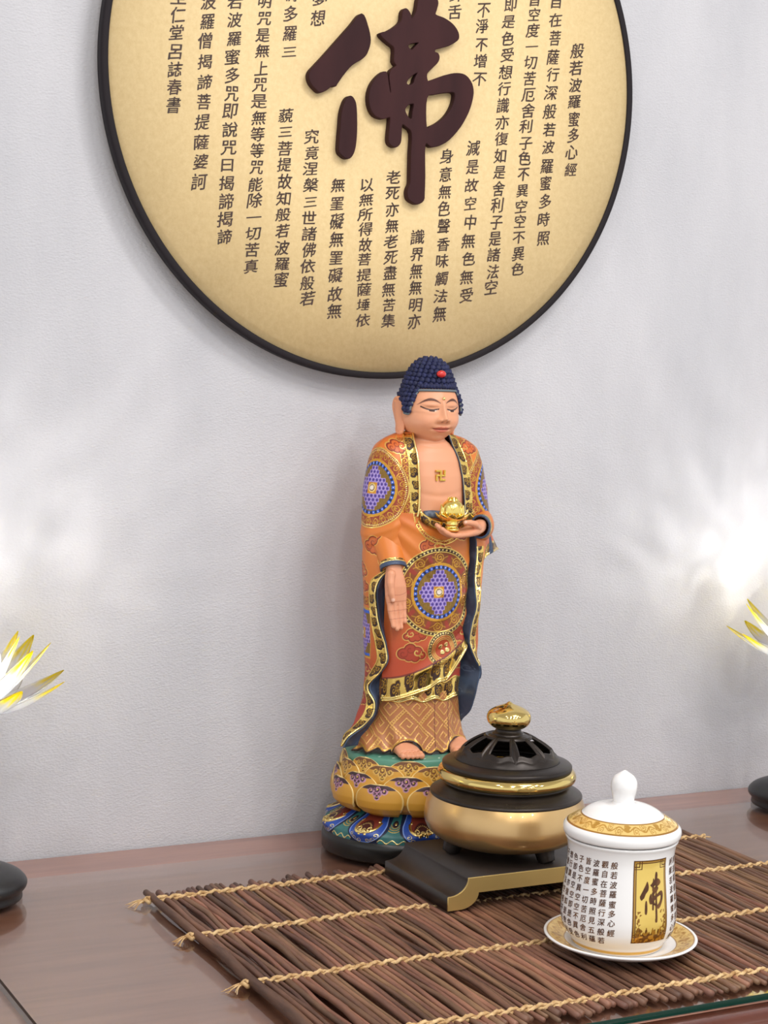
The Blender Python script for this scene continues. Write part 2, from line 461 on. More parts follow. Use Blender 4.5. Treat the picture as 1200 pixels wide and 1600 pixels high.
for a in (0.9, 2.24, 4.0, 5.4):                       # wooden spacers hold it off the wall
    g = Geo().tube([(230*math.cos(a), 0.2, 230*math.sin(a)), (230*math.cos(a), 11.6, 230*math.sin(a))], 14, 20)
    link('spacer', g.mesh('spacer'), m_char, pq)
def ring(prof):
    prof = np.asarray(prof, float)
    return np.stack([np.outer(np.cos(th), prof[:, 0]), np.outer(np.ones(256), prof[:, 1]), np.outer(np.sin(th), prof[:, 0])], -1)
link('panel', grid_mesh('panel', ring([(0.01, -11.5), (150, -11.5), (PR+1, -11.5), (PR+1, -1), (0.01, -1)]), True, True), m_panel, pq)
link('frame', fix_normals(grid_mesh('frame', ring([(PR, -11.2), (PR, -12.8), (PR+0.8, -13.6), (PR+6.2, -13.6), (PR+7.2, -12.6), (PR+7.2, 0), (PR, 0), (PR, -11.2)]), True)), m_frame, pq)
ch = empty('raised_character', (0, -0.0115, 0), None, None); ch.parent = pq; ch['label'] = 'dark brown raised brush character'
for nm, loops in (('falling_stroke', [round_loop(PIE)]), ('dot_stroke', [round_loop(DOT)]), ('main_stroke', [round_loop(BODY, 3)] + [round_loop(h) for h in HOLES])):
    me = outline_mesh(loops, 7.6, 0.9)
    v = verts_of(me) * 0.001; v[:, 2] += 0.0044
    me.vertices.foreach_set('co', v.ravel().astype(np.float32)); to_wall(me)
    link(nm, me, m_char, ch)
V = []; F = []
rr = random.Random(5)
for txt, x0, z0, x1, z1 in SUTRA:
    n = len(txt)
    for i, c in enumerate(txt):
        t = i/(n-1)
        x = x0+(x1-x0)*t + rr.uniform(-0.8, 0.8); z = z0+(z1-z0)*t + rr.uniform(-0.6, 0.6)
        gv, gf = glyph(c)
        step = abs(z1-z0)/(n-1)
        sx = 17.5*rr.uniform(0.92, 1.06); sz = min(17.0, step*0.92)*rr.uniform(0.94, 1.08)
        if c in '一三': sz *= 0.8
        sh = 0.13 + rr.uniform(-0.04, 0.05); sl = 0.10 + rr.uniform(-0.04, 0.04)
        gx = gv[:, 0]*sx + gv[:, 1]*sl*sz; gz = gv[:, 1]*sz + gv[:, 0]*sh*sx
        # a brush swells and thins: gentle wobble of the outline
        gx = gx + 0.30*np.sin(gz*0.9 + i*2.1); gz = gz + 0.28*np.sin(gx*0.8 + i*1.3)
        for ox, oz in ((0.0, 0.0), (0.42, 0.26), (-0.1, 0.34)):        # pen pressure: strokes built up by neighbouring passes
            b0 = len(V)
            V += [(x+a+ox, -11.75-0.02*ox, z+bq+oz) for a, bq in zip(gx, gz)]
            F += [tuple(b0+q for q in f) for f in gf]
link('sutra_inscription', raw_mesh('sutra_inscription', np.asarray(V)*0.001, F, False), m_ink, pq)

# ------------------------------------------------------------------ twig mat bound with cord
m_twig = mat('twig_bark', lin((112, 74, 58)), 0.55)
ramp_noise(m_twig, lin((78, 49, 37)), lin((150, 106, 82)), 14.0, (3.5, 0.6, 3.5), 6, 0.3, 0.72, 0.65)
nt, b, N, L = nodes(m_twig)
oi = N('ShaderNodeObjectInfo'); hs = N('ShaderNodeHueSaturation')
mr = N('ShaderNodeMapRange'); mr.inputs[3].default_value = 0.55; mr.inputs[4].default_value = 1.35
mr2 = N('ShaderNodeMapRange'); mr2.inputs[3].default_value = 0.492; mr2.inputs[4].default_value = 0.518
ml = N('ShaderNodeMath'); ml.operation = 'MULTIPLY'; ml.inputs[1].default_value = 7.31; fc = N('ShaderNodeMath'); fc.operation = 'FRACT'
L(oi.outputs['Random'], ml.inputs[0]); L(ml.outputs[0], fc.inputs[0]); L(fc.outputs[0], mr2.inputs[0]); L(mr2.outputs[0], hs.inputs['Hue'])
L(oi.outputs['Random'], mr.inputs[0]); L(mr.outputs[0], hs.inputs['Value'])
src = b.inputs['Base Color'].links[0].from_socket
L(src, hs.inputs['Color']); L(hs.outputs[0], b.inputs['Base Color'])
add_bump(m_twig, 60, 0.35, 0.0012, stretch=(3, 0.5, 3))
m_cord = mat('jute_cord', lin((196, 158, 106)), 0.85)
ramp_noise(m_cord, lin((176, 136, 88)), lin((224, 192, 142)), 160.0)
add_bump(m_cord, 500, 0.5, 0.0006)
MX0, MX1 = 0.566, 1.212
CORDS = [-0.2075, -0.319, -0.446, -0.582]
mt = empty('twig_mat', (0.9, -0.38, GT), 'dark brown twig table mat bound with tan cords, under burner and cup', 'mat')
OX, OY = 0.9, -0.38
rt = random.Random(21)
NT = 106
def twig_geo(i):
    pitch = (MX1-MX0)/NT
    x = MX0 + pitch*(i+0.5)
    r0 = rt.uniform(2.2, 3.2) * (1.25 if i == 0 else 1.0)
    r1 = r0*rt.uniform(0.7, 0.98)
    if i == 0: r0, r1 = 3.2, 5.6
    if rt.random() < 0.5 and i: r0, r1 = r1, r0
    ya = -0.186 + rt.uniform(-0.009, 0.006); yb = -0.603 + rt.uniform(-0.006, 0.007)
    n = 30; tilt = rt.uniform(-2.6, 2.6)
    ph = rt.uniform(0, 6.28); ph2 = rt.uniform(0, 6.28); amp = rt.uniform(0.9, 3.2)
    pts = []; rad = []
    zz = max(r0, r1)*1.06 + 0.15
    for k in range(n):
        t = k/(n-1); y = ya+(yb-ya)*t
        hold = min(abs(y-c) for c in CORDS)/0.055        # the cords hold each twig in place
        q = amp*min(1, hold)
        dx = q*(math.sin(5.5*t+ph)+0.5*math.sin(13*t+ph2))
        dz = 0.9*q*abs(math.sin(4.4*t+ph2)) if i % 3 == 1 else 0.25*q
        pts.append((x*1000-OX*1000+dx+tilt*(t-0.5)*min(1, i/3), y*1000-OY*1000, zz+dz)); rad.append((r0+(r1-r0)*t)*(1+0.06*math.sin(19*t+ph)))
    return pts, rad
geos = [Geo().tube(*twig_geo(i), nseg=9) for i in range(NT)]
hid = set(range(46, 57))                                  # those mostly under the burner's stand
rest = Geo()
for i, g in enumerate(geos):
    if i in hid: rest.add(g.V, g.F)
    else: link('twig', g.mesh('twig'), m_twig, mt)
o = link('twig_bundle', rest.mesh('twig_bundle'), m_twig, mt); o['kind'] = 'stuff'
def cord_geo(y, seed):
    rc = random.Random(seed)
    g = Geo(); n = 620; x0, x1 = MX0-0.003, MX1+0.002
    for s in (0, 1):
        pts = []
        for k in range(n+1):
            x = x0+(x1-x0)*k/n
            a = 2*PI*(x-x0)/0.0265 + s*PI
            zz = 5.4 + 1.6*math.cos(a) + 0.35*math.sin(x*900)
            if seed == 4 and 0.803 < x < 1.025: zz = 3.6 + 1.0*math.cos(a)        # pressed flat under the stand
            yy = 1.9*math.sin(a) + 1.2*math.sin(x*22+seed) + 0.5*math.sin(x*61+seed*2)
            pts.append(((x-OX)*1000, (y-OY)*1000+yy, zz))
        g.tube(pts, 1.6, 7)
        pts2 = [(p[0], p[1]*1+0.9*math.cos(p[0]*1.1), p[2]+0.6+0.4*math.sin(p[0]*1.3)) for p in pts]
        g.tube(pts2, 0.95, 5)
    # knot at the left end with frayed ends
    kx = (x0-OX)*1000-1.0; ky = (y-OY)*1000
    kn = [(kx+4.2*math.cos(a)*0.8, ky+3.6*math.sin(a), 4.8+1.7*math.sin(2*a)) for a in np.linspace(0, 4*PI, 40)]
    g.tube(kn, 1.7, 7)
    for _ in range(9):
        a = rc.uniform(-0.5, 0.9); ln = rc.uniform(9, 19); dn = rc.uniform(-3.0, -1.0)
        pts = [(kx-2-ln*t*math.cos(a)+0.8*math.sin(6*t+a), ky-ln*t*math.sin(a)+rc.uniform(-.4, .4), max(1.1, 4.6+dn*t*2*t+1.2*math.sin(5*t))) for t in np.linspace(0, 1, 8)]
        g.tube(pts, np.linspace(0.75, 0.25, 8), 5)
    kx2 = (x1-OX)*1000
    for _ in range(4):
        a = rc.uniform(-0.6, 0.6); ln = rc.uniform(6, 12)
        g.tube([(kx2+ln*t*math.cos(a), ky+ln*t*math.sin(a), 4.6-2.0*t) for t in np.linspace(0, 1, 5)], np.linspace(0.8, 0.3, 5), 5)
    return g
for i, y in enumerate(CORDS):
    link('binding_cord', cord_geo(y, i+3).mesh('binding_cord'), m_cord, mt)
ZM = GT + 0.0070      # top of the twigs

# ------------------------------------------------------------------ stand of the incense burner
m_black = mat('black_lacquer', lin((40, 33, 30)), 0.42)
ramp_noise(m_black, lin((36, 29, 26)), lin((46, 38, 34)), 25.0)
m_gface = mat('brushed_gold_face', lin((206, 178, 112)), 0.42, 0.75)
add_bump(m_gface, 40, 0.12, 0.0005, stretch=(0.3, 4, 14))
SX0, SX1, SY0, SY1 = 0.809, 1.019, -0.348, -0.2185
SZ = 0.0434
ZM2 = ZM + 0.0012
sc_ = ((SX0+SX1)/2, (SY0+SY1)/2, ZM2)
st = empty('burner_stand', sc_, 'black scroll-footed wooden stand with gold front face under the incense burner', 'stand')
hw = (SX1-SX0)/2*1000; H = (SZ-ZM2)*1000
def prof_stand():
    q = np.linspace(0, PI/2, 14)
    half = [(-hw, 0), (-hw, 12.6)] + [(-hw+1.5+20*math.sin(t), 13.0+(H-13.0)*(1-math.cos(t))) for t in q]      # foot, then the hollow sweep up
    under = [(-hw+12.5+20*math.sin(t), (H-14.5)*(1-math.cos(t))) for t in q]
    return half + [(-x, z) for x, z in reversed(half)] + [(-x, z) for x, z in under] + under[::-1]
pf = prof_stand()
me = outline_mesh([pf], (SY1-SY0)*1000-3.0, 0.4)
v = verts_of(me)*0.001
me.vertices.foreach_set('co', np.stack([v[:, 0], -v[:, 2]+0.0008, v[:, 1]], -1).astype(np.float32).ravel()); me.update()
fix_normals(me)
link('platform', me, m_black, st)
me = outline_mesh([pf], 1.4, 0.25)
v = verts_of(me)*0.001
me.vertices.foreach_set('co', np.stack([v[:, 0], -v[:, 2]-(SY1-SY0)/2+0.0011, v[:, 1]], -1).astype(np.float32).ravel()); me.update()
fix_normals(me)
o = link('gold_front', me, m_gface, st); o['label'] = 'gold scroll-footed front face'

# ------------------------------------------------------------------ incense burner
m_bronze = mat('dark_bronze', lin((46, 40, 37)), 0.33, 0.55)
ramp_noise(m_bronze, lin((40, 34, 31)), lin((54, 47, 43)), 30.0)
m_bgold = mat('satin_gold', lin((206, 164, 104)), 0.3, 0.85, Coat_Weight=0.4, Coat_Roughness=0.03)
ramp_noise(m_bgold, lin((206, 168, 112)), lin((218, 182, 126)), 12.0)
m_pgold = mat('polished_gold', lin((230, 203, 128)), 0.09, 1.0)
add_bump(m_pgold, 30, 0.04, 0.0006)
BC = (0.9107, -0.2768, SZ)
bu = empty('incense_burner', BC, 'round gold-bellied incense burner with black pierced lid on a black stand', 'incense burner')
z0 = 38.5                                        # profile heights below are read from this level
def zz(pts): return [(r, z-z0) for r, z in pts]
link('bowl', revolve('bowl', zz(smooth_prof([(0.5, 47), (30, 46.5), (52, 49), (68, 55), (77, 62.5), (80.3, 71), (80.3, 78), (79, 86), (76.5, 93), (75, 96.4)], 60)), 128), m_bgold, bu)
link('shoulder', revolve('shoulder', zz(smooth_prof([(74.4, 95.8), (75.6, 97.2), (75.4, 98.6), (72, 101), (67, 104), (63.5, 106.5), (61, 108), (60.5, 110), (61, 113), (61, 118)], 60)), 128), m_bronze, bu)
a = np.linspace(-PI, PI, 25)
link('rim_ring', fix_normals(revolve('rim_ring', zz([(62.0+7.0*math.cos(t), 116.8+6.6*math.sin(t)) for t in a]), 128)), m_pgold, bu)
for k in range(3):
    an = math.radians(-191.7 + 120*k)
    cx, cy = 52*math.cos(an), 52*math.sin(an)
    g = Geo().tube([(cx*0.98, cy*0.98, 16), (cx*1.0, cy*1.0, 11), (cx*1.04, cy*1.04, 5), (cx*1.09, cy*1.09, 0.2)], [11, 10, 8.8, 8.0], 20)
    link('leg', bevel_mesh(g.mesh('leg'), 0.0006, 2), m_bronze, bu)
# the pierced lid
ld = link('lid', revolve('lid', zz([(57, 122.5), (63.2, 122.8), (64.4, 124.2), (64.4, 127.2), (63, 128.6), (57, 130.2), (52.5, 131.6)]), 128), m_bronze, bu)
def dome(r):          # height of the dome over radius
    return 131.6 + 27.0*(1-(r/52.5)**2)**0.8 if r < 52.5 else 131.6
NW = 9
V = []; F = []
nu = 9*84; rs = np.linspace(52.5, 15.5, 110)
def inside(an, r):
    """0 outside a window, growing inward; windows are splayed panes with a wavy sill"""
    f = ((an*NW/(2*PI) + 0.7925) % 1.0) - 0.5
    hwid = 0.335
    lo = 43.2 + 1.0*math.cos(f*2*PI*1.6); hi = 24.0
    x = (hwid-abs(f))*2*PI*r/NW
    return min(x, lo-r, (r-hi))
gx = np.linspace(0, 2*PI, nu, endpoint=False)
dist = np.array([[inside(an, r) for r in rs] for an in gx])
P = np.zeros((nu, len(rs), 3))
for i, an in enumerate(gx):
    for j, r in enumerate(rs):
        d = dist[i, j]; bead = 1.3*math.exp(-((d+1.5)/1.2)**2)-0.5*math.exp(-((d+4.2)/1.2)**2)
        P[i, j] = (r*math.cos(an), r*math.sin(an), dome(r)-z0+bead)
Fq = grid_faces(nu, len(rs), True)
dv = dist.reshape(-1)
keep = ~(dv[Fq] > 0.0).all(1)
me = raw_mesh('pierced_dome', P.reshape(-1, 3)*0.001, Fq[keep])
o = link('pierced_dome', me, m_bronze, ld)
sf = o.modifiers.new('thick', 'SOLIDIFY'); sf.thickness = 0.0022; sf.offset = -1
link('collar', revolve('collar', zz(smooth_prof([(17, 155.0), (15.5, 157.5), (13.2, 159.6), (12.4, 161.5), (13, 163)], 20)), 48), m_bronze, ld)
link('knob', revolve('knob', zz(smooth_prof([(0.3, 162), (12.5, 162.2), (17.5, 164.6), (21.2, 169), (22, 173.5), (20.5, 178), (15, 182.3), (8, 185.2), (3.4, 187.0), (1.6, 188.4), (0.2, 189)], 46)), 64), m_pgold, ld)
# ash bed, toned dark, and an added black liner that darkens the inside
link('liner', revolve('liner', zz([(60.4, 108), (58.5, 112), (56.2, 118), (56.0, 124.5)]), 64), mat('liner_black', lin((22, 20, 19)), 0.9), bu)
link('ash_bed', revolve('ash_bed', zz([(0.2, 112), (30, 111.6), (60.6, 111)]), 48), mat('grey_ash', lin((40, 38, 36)), 0.9), bu)

# ------------------------------------------------------------------ saucer and lidded tea cup
m_porc = mat('white_porcelain', lin((240, 239, 238)), 0.12, 0.0, Coat_Weight=0.4, Coat_Roughness=0.04)
ramp_noise(m_porc, lin((237, 236, 236)), lin((243, 242, 241)), 8.0)
m_porcp = painted('decorated_porcelain', 0.13, 0.28)
WHITE = lin((240, 239, 238))
def band_colors(n, prof, bands, seed=0):
    """white glaze with gold ornament bands; bands: (start index r0, r1) on radius"""
    th = np.linspace(0, 2*PI, n, endpoint=False)
    r = prof[:, 0]
    A, Rr = np.meshgrid(th, r, indexing='ij')
    C = np.ones((n, len(r), 4)); C[..., :3] = WHITE; C[..., 3] = 0
    return th, A, Rr, C
def ornament(u, v, seed):
    """scrolling flowers on a gold ground; u along the band, v 0..1 across; True where the pattern is dark"""
    p = np.abs(v-0.5-0.22*np.sin(u*2*PI/15.0)) < 0.07
    cx = (u/7.5 % 1.0)-0.5; cy = v-0.5-0.22*np.where(np.floor(u/7.5) % 2 == 0, 1, -1)*-1
    rr_ = np.hypot(cx*7.5, cy*7.0); an = np.arctan2(cy, cx)
    sp = ((rr_/1.5-an/(2*PI)) % 1.0 < 0.42) & (rr_ < 3.1)
    big = np.floor(u/7.5) % 4 == 0
    fl = big & (rr_ < 2.6+0.7*np.cos(5*an))
    return p | sp | fl
CUP = Vector((0.9005, -0.4905, 0))
sa = empty('saucer', (CUP.x+0.0035, CUP.y, ZM), 'white porcelain saucer with gold patterned rim lying on the twig mat', 'saucer'); sa.scale = (0.975,)*3
pr = smooth_prof([(0.2, 3.0), (30, 3.0), (32, 0.0), (36, 0.2), (38, 2.6), (52, 5.0), (64, 9.6), (68.5, 12.0), (69.7, 13.2), (69.2, 14.2), (67, 14.0), (60, 11.4), (52, 8.4), (46, 6.6), (40, 6.0), (0.2, 5.6)], 150)
n = 420
th = np.linspace(0, 2*PI, n, endpoint=False)
A, Rr = np.meshgrid(th, pr[:, 0], indexing='ij'); Zz = np.broadcast_to(pr[:, 1], A.shape)
C = np.ones((n, len(pr), 4)); C[..., :3] = WHITE; C[..., 3] = 0
idx = np.arange(len(pr)); top = np.broadcast_to(idx > np.argmax(pr[:, 0]), A.shape)
bm_ = top & (Rr > 50.5) & (Rr < 67.2)
C[bm_] = (*lin((232, 196, 116)), 0.35)
orn = ornament(A*58, (Rr-51.5)/14.5, 1) & bm_ & (Rr > 52.5) & (Rr < 65.5)
C[orn] = (*lin((190, 140, 56)), 0.5)
edge = top & (((Rr > 50.5) & (Rr < 51.7)) | ((Rr > 66.2) & (Rr < 67.4)))
C[edge] = (*lin((176, 128, 54)), 0.5)
link('dish', revolve('dish', pr, n, colors=C), m_porcp, sa)

tc_ = empty('tea_cup', (CUP.x, CUP.y, ZM+0.0059), 'white lidded porcelain tea cup with gold panel and sutra text on saucer', 'tea cup'); tc_.scale = (0.975,)*3
tz = (ZM+0.0059)*1000
BP = [(0.2, 0.6), (36, 0.6), (38, 0.0), (41.0, 0.4), (42.0, 3.2), (43.6, 6.5), (47.5, 11.5), (50.8, 18.5), (52.2, 27), (52.0, 37), (50.9, 50), (49.4, 64), (48.2, 77), (48.0, 86), (48.7, 92), (50.2, 96.8), (51.2, 98.5), (50.6, 99.4), (48.4, 98.9), (46.4, 94), (45.6, 86), (45.8, 60), (48, 30), (44, 8), (30, 5), (0.2, 4.6)]
bp_ = smooth_prof(BP, 170)
n = 260
th = np.linspace(0, 2*PI, n, endpoint=False)
C = np.ones((n, len(bp_), 4)); C[..., :3] = WHITE; C[..., 3] = 0
oi_ = np.arange(len(bp_)) < np.argmax(bp_[:, 1])
gl_ = oi_ & (bp_[:, 1] > 2.4) & (bp_[:, 1] < 5.4) & (bp_[:, 0] > 40)
C[:, gl_] = (*lin((222, 176, 84)), 0.5)
link('cup_body', revolve('cup_body', bp_, n, colors=C), m_porcp, tc_)
outer = bp_[:int(np.argmax(bp_[:, 1]))]
outer = outer[(outer[:, 0] > 41)]
def cup_r(z): return np.interp(z, outer[:, 1], outer[:, 0])
VIEW = math.atan2(-1.75-CUP.y, 0-CUP.x)                # azimuth the panel is measured from
def on_cup(u, z, off):
    """u mm to the right along the surface at angle 0 = VIEW"""
    r = cup_r(z)+off; a = VIEW + u/50.0
    return np.stack([r*np.cos(a), r*np.sin(a), z], -1)
# gilded panel with border and brushed character
nu, nv = 150, 300
u = np.linspace(12.3, 48.5, nu); z = np.linspace(15.5, 89.5, nv)
Ug, Zg = np.meshgrid(u, z, indexing='ij')
P = on_cup(Ug, Zg, 0.22)
uu = Ug-30.4; vv = Zg-52.5
C = np.ones((nu, nv, 4)); C[..., :3] = lin((232, 200, 106)); C[..., 3] = 0.3
fr = (np.abs(uu) > 16.2) | (np.abs(vv) > 35.2)
C[fr] = (*lin((178, 130, 52)), 0.5)
e1 = ((np.abs(np.abs(uu)-15.6) < 0.5) & (np.abs(vv) < 35)) | ((np.abs(np.abs(vv)-34.4) < 0.5) & (np.abs(uu) < 15.6))
C[e1] = (*lin((96, 58, 22)), 0.2)
e2 = (np.abs(np.abs(uu)-17.6) < 0.35) | (np.abs(np.abs(vv)-36.6) < 0.35)
C[e2] = (*lin((80, 46, 18)), 0.2)
for sx in (-1, 1):
    for sz in (-1, 1):
        for q in (3.2, 5.4):
            d = np.maximum(np.abs(uu-sx*15.6), np.abs(vv-sz*34.4)); C[np.abs(d-q) < 0.4] = (*lin((96, 58, 22)), 0.2)
C[(np.abs(uu) > 18.05)] = (*lin((178, 130, 52)), 0.5)
lowb = (vv < -26+2.2*np.sin(uu*0.9)+1.5*np.sin(uu*2.1)) & (np.abs(uu) < 15)
C[lowb] = (*lin((196, 146, 58)), 0.6)
nz = vnoise(uu*0.55+40, vv*0.55+40, 3)
C[lowb & (nz > 0.55)] = (*lin((110, 70, 28)), 0.4)
sd = (np.abs(uu) > 10.5+1.8*np.sin(vv*0.8)) & (vv < -8) & (np.abs(uu) < 15.2)
C[sd & (vnoise(uu*0.9+9, vv*0.6, 8) > 0.5)] = (*lin((150, 104, 44)), 0.5)
link('gold_panel', grid_mesh('gold_panel', P, colors=C), m_porcp, tc_)
allp = np.array(PIE+DOT+BODY); c0 = (allp.min(0)+allp.max(0))/2; ext = allp.max(0)-allp.min(0)
V = []; F = []
for loops in ([PIE], [DOT], [BODY]+HOLES):
    me = outline_mesh([round_loop(l, 2) for l in loops], 0.0)
    bmx = bmesh.new(); bmx.from_mesh(me)
    bmesh.ops.triangulate(bmx, faces=bmx.faces)
    bmesh.ops.subdivide_edges(bmx, edges=[e for e in bmx.edges if e.calc_length() > 30], cuts=3, use_grid_fill=True)
    bmx.to_mesh(me); bmx.free()
    vv_ = verts_of(me)[:, :2]
    q = (vv_-c0)/ext*np.array([24.5, 45.0])+np.array([30.9, 56.0])
    b0 = len(V); V += [tuple(t) for t in on_cup(q[:, 0], q[:, 1], 0.42)]
    F += [tuple(b0+i for i in p.vertices) for p in me.polygons]
m_brown = mat('brown_glaze_print', lin((74, 42, 20)), 0.25, 0.3)
ramp_noise(m_brown, lin((84, 48, 24)), lin((140, 94, 44)), 90.0, lo=0.45, hi=0.75)
link('panel_character', raw_mesh('panel_character', np.asarray(V)*0.001, F), m_brown, tc_)
TXT = ["般若波羅蜜多心經", "觀自在菩薩行深般若", "波羅蜜多時照見五蘊", "皆空度一切苦厄舍利", "子色不異空空不異色", "色即是空空即是色受", "想行識亦復如是舍利",
       "子是諸法空相不生不", "滅不垢不淨不增不減", "是故空中無色無受想", "行識無眼耳鼻舌身意"]
TXR = ["訶般若波羅蜜多心經", "諦波羅僧揭諦菩提薩婆", "即說咒曰揭諦揭諦波羅", "故說般若波羅蜜多咒", "能除一切苦真實不虛"]
V = []; F = []
rr = random.Random(9)
def cup_col(txt, u0, k):
    for i, c in enumerate(txt):
        gv, gf = glyph(c)
        zc = 84.0-i*8.5 + rr.uniform(-0.3, 0.3)
        q = np.stack([u0+gv[:, 0]*6.6+gv[:, 1]*0.5, zc+gv[:, 1]*6.9+gv[:, 0]*0.7], -1)
        for ox, oz, of in ((0, 0, 0.25), (0.22, 0.10, 0.26), (0.02, 0.2, 0.27)):
            b0 = len(V); V.extend(tuple(t) for t in on_cup(q[:, 0]+ox, q[:, 1]+oz, of))
            F.extend(tuple(b0+a for a in f) for f in gf)
for k, t in enumerate(TXT): cup_col(t, -5.4-8.6*k, k)
for k, t in enumerate(TXR): cup_col(t, 58.0+8.6*k, k)
link('sutra_text', raw_mesh('sutra_text', np.asarray(V)*0.001, F), m_brown, tc_)
# lid
lp = smooth_prof([(45.0, 96.5), (45.2, 99.9), (50.0, 100.1), (52.2, 101.2), (53.3, 104.5), (53.0, 108.0), (51.4, 110.4), (48.5, 112.6), (42.0, 116.6), (36.6, 119.6), (34, 121.8), (28, 125.2), (18, 128.2), (10.5, 129.4), (9.6, 130.6)], 150)
n = 420
th = np.linspace(0, 2*PI, n, endpoint=False)
A, Rr = np.meshgrid(th, lp[:, 0], indexing='ij'); Zz = np.broadcast_to(lp[:, 1], A.shape)
C = np.ones((n, len(lp), 4)); C[..., :3] = WHITE; C[..., 3] = 0
up = Zz > 109
bm_ = up & (Rr > 36.8) & (Rr < 50.0)
C[bm_] = (*lin((238, 204, 128)), 0.3)
orn = ornament(A*43+3, (Rr-37.5)/11.5, 2) & bm_ & (Rr > 38.6) & (Rr < 48.4)
C[orn] = (*lin((200, 154, 72)), 0.45)
edge = up & (((Rr > 36.8) & (Rr < 38.0)) | ((Rr > 48.9) & (Rr < 50.2)))
C[edge] = (*lin((176, 128, 56)), 0.5)
li = link('lid', revolve('lid', lp, n, colors=C), m_porcp, tc_)
link('knob', revolve('knob', smooth_prof([(9.7, 129.2), (9.6, 131), (10.2, 135), (11.6, 141), (12.0, 145.5), (11.2, 150), (8.6, 154), (5.0, 156.6), (2.6, 158.2), (0.2, 159.4)], 50), 64), m_porc, li)

# ------------------------------------------------------------------ crystal lotus lamps
m_lbase = mat('black_lamp_base', lin((34, 34, 36)), 0.36)
add_bump(m_lbase, 60, 0.04)
def crystal():
    m = bpy.data.materials.new('crystal_petal'); m.use_nodes = True
    nt = m.node_tree; nt.nodes.clear(); N = nt.nodes.new; L = nt.links.new
    out = N('ShaderNodeOutputMaterial'); at = N('ShaderNodeAttribute'); at.attribute_name = 'Col'
    tr = N('ShaderNodeBsdfTransparent'); gl = N('ShaderNodeBsdfGlossy'); tl = N('ShaderNodeBsdfTranslucent')
    gl.inputs['Roughness'].default_value = 0.06
    L(at.outputs['Color'], tr.inputs[0]); L(at.outputs['Color'], tl.inputs[0])
    m1 = N('ShaderNodeMixShader'); L(at.outputs['Alpha'], m1.inputs[0]); L(tr.outputs[0], m1.inputs[1]); L(tl.outputs[0], m1.inputs[2])
    m2 = N('ShaderNodeMixShader'); L(schlick(nt, 0.06), m2.inputs[0]); L(m1.outputs[0], m2.inputs[1]); L(gl.outputs[0], m2.inputs[2])
    tcn = N('ShaderNodeTexCoord'); vo = N('ShaderNodeTexVoronoi'); vo.inputs['Scale'].default_value = 120
    bp = N('ShaderNodeBump'); bp.inputs['Strength'].default_value = 0.6; bp.inputs['Distance'].default_value = 0.002
    L(tcn.outputs['Object'], vo.inputs['Vector']); L(vo.outputs[0], bp.inputs['Height']); L(bp.outputs[0], gl.inputs['Normal'])
    L(m2.outputs[0], out.inputs[0])
    return m
m_cry = crystal()
m_bulb = bpy.data.materials.new('lit_bulb'); m_bulb.use_nodes = True
nt = m_bulb.node_tree; nt.nodes.clear()
e_ = nt.nodes.new('ShaderNodeEmission'); e_.inputs[0].default_value = (1, 0.96, 0.88, 1); e_.inputs[1].default_value = 14.0
nt.links.new(e_.outputs[0], nt.nodes.new('ShaderNodeOutputMaterial').inputs[0])
def petal_mesh(L_, W_, lift, curl):
    nu, nv = 11, 16
    u = np.linspace(-1, 1, nu); v = np.linspace(0, 1, nv)
    Uq, Vq = np.meshgrid(u, v, indexing='ij')
    wd = W_*(np.sin(PI*np.clip(Vq*0.94+0.05, 0, 1))**0.75)*(1-0.35*Vq)
    rad = L_*Vq*math.cos(lift)*(1-0.0*Vq); ht = L_*(Vq*math.sin(lift)+curl*Vq**2)
    ht = ht - 0.32*wd*(1-Uq**2)*0.9 + 0
    P = np.stack([rad+6, Uq*wd, ht], -1)
    Q = P.copy(); Q[..., 2] -= 2.6*np.sin(PI*np.clip(Vq, 0.02, 0.98))*(1-Uq**2) + 0.3
    C = np.ones((nu, nv, 4))
    tip = sm(0.72, 0.90, Vq + 0.10*np.cos(Uq*9))[..., None]
    C[..., :3] = np.array([0.93, 0.94, 0.96])*(1-tip) + lin((255, 240, 70))*tip
    C[..., 3] = 0.5 + 0.3*tip[..., 0]
    f1 = grid_faces(nu, nv); f2 = grid_faces(nu, nv, flip=True, base=nu*nv)
    V = np.concatenate([P.reshape(-1, 3), Q.reshape(-1, 3)])
    side = []
    for j in range(nv-1):
        side += [(j+1, j, nu*nv+j, nu*nv+j+1), ((nu-1)*nv+j, (nu-1)*nv+j+1, nu*nv+(nu-1)*nv+j+1, nu*nv+(nu-1)*nv+j)]
    for i in range(nu-1):
        side += [(i*nv+nv-1, (i+1)*nv+nv-1, nu*nv+(i+1)*nv+nv-1, nu*nv+i*nv+nv-1)]
    F = np.concatenate([f1, f2, np.array(side)])
    return raw_mesh('petal', V*0.001, F, False, colors=np.concatenate([C.reshape(-1, 4)]*2))
ROWS = [(85, 22, 0.30, 0.12, 9, 178, 0.0), (84, 20, 0.72, 0.10, 9, 181, 0.35), (74, 18, 1.05, 0.06, 8, 184, 0.1), (58, 12, 1.32, 0.0, 6, 187, 0.3)]
pet = [petal_mesh(*r[:4]) for r in ROWS]
for m in pet: m.materials.append(m_cry)
basem = revolve('lamp_base', smooth_prof([(0.3, 0), (44, 0), (47, 1.5), (47, 8), (51, 13), (51.5, 17), (48, 22), (38, 28), (24, 32), (12, 35), (7, 42), (5.5, 60)], 60), 96); basem.materials.append(m_lbase)
polem = revolve('pole', smooth_prof([(5.4, 58), (4.6, 100), (4.6, 160), (9, 172), (16, 178), (14, 181), (0.3, 181)], 40), 32); polem.materials.append(m_lbase)
gb_ = Geo().ball((0, 0, 206), 13, 20, 12, (1, 1, 1.3)); bulbm = gb_.mesh('bulb'); bulbm.materials.append(m_bulb)
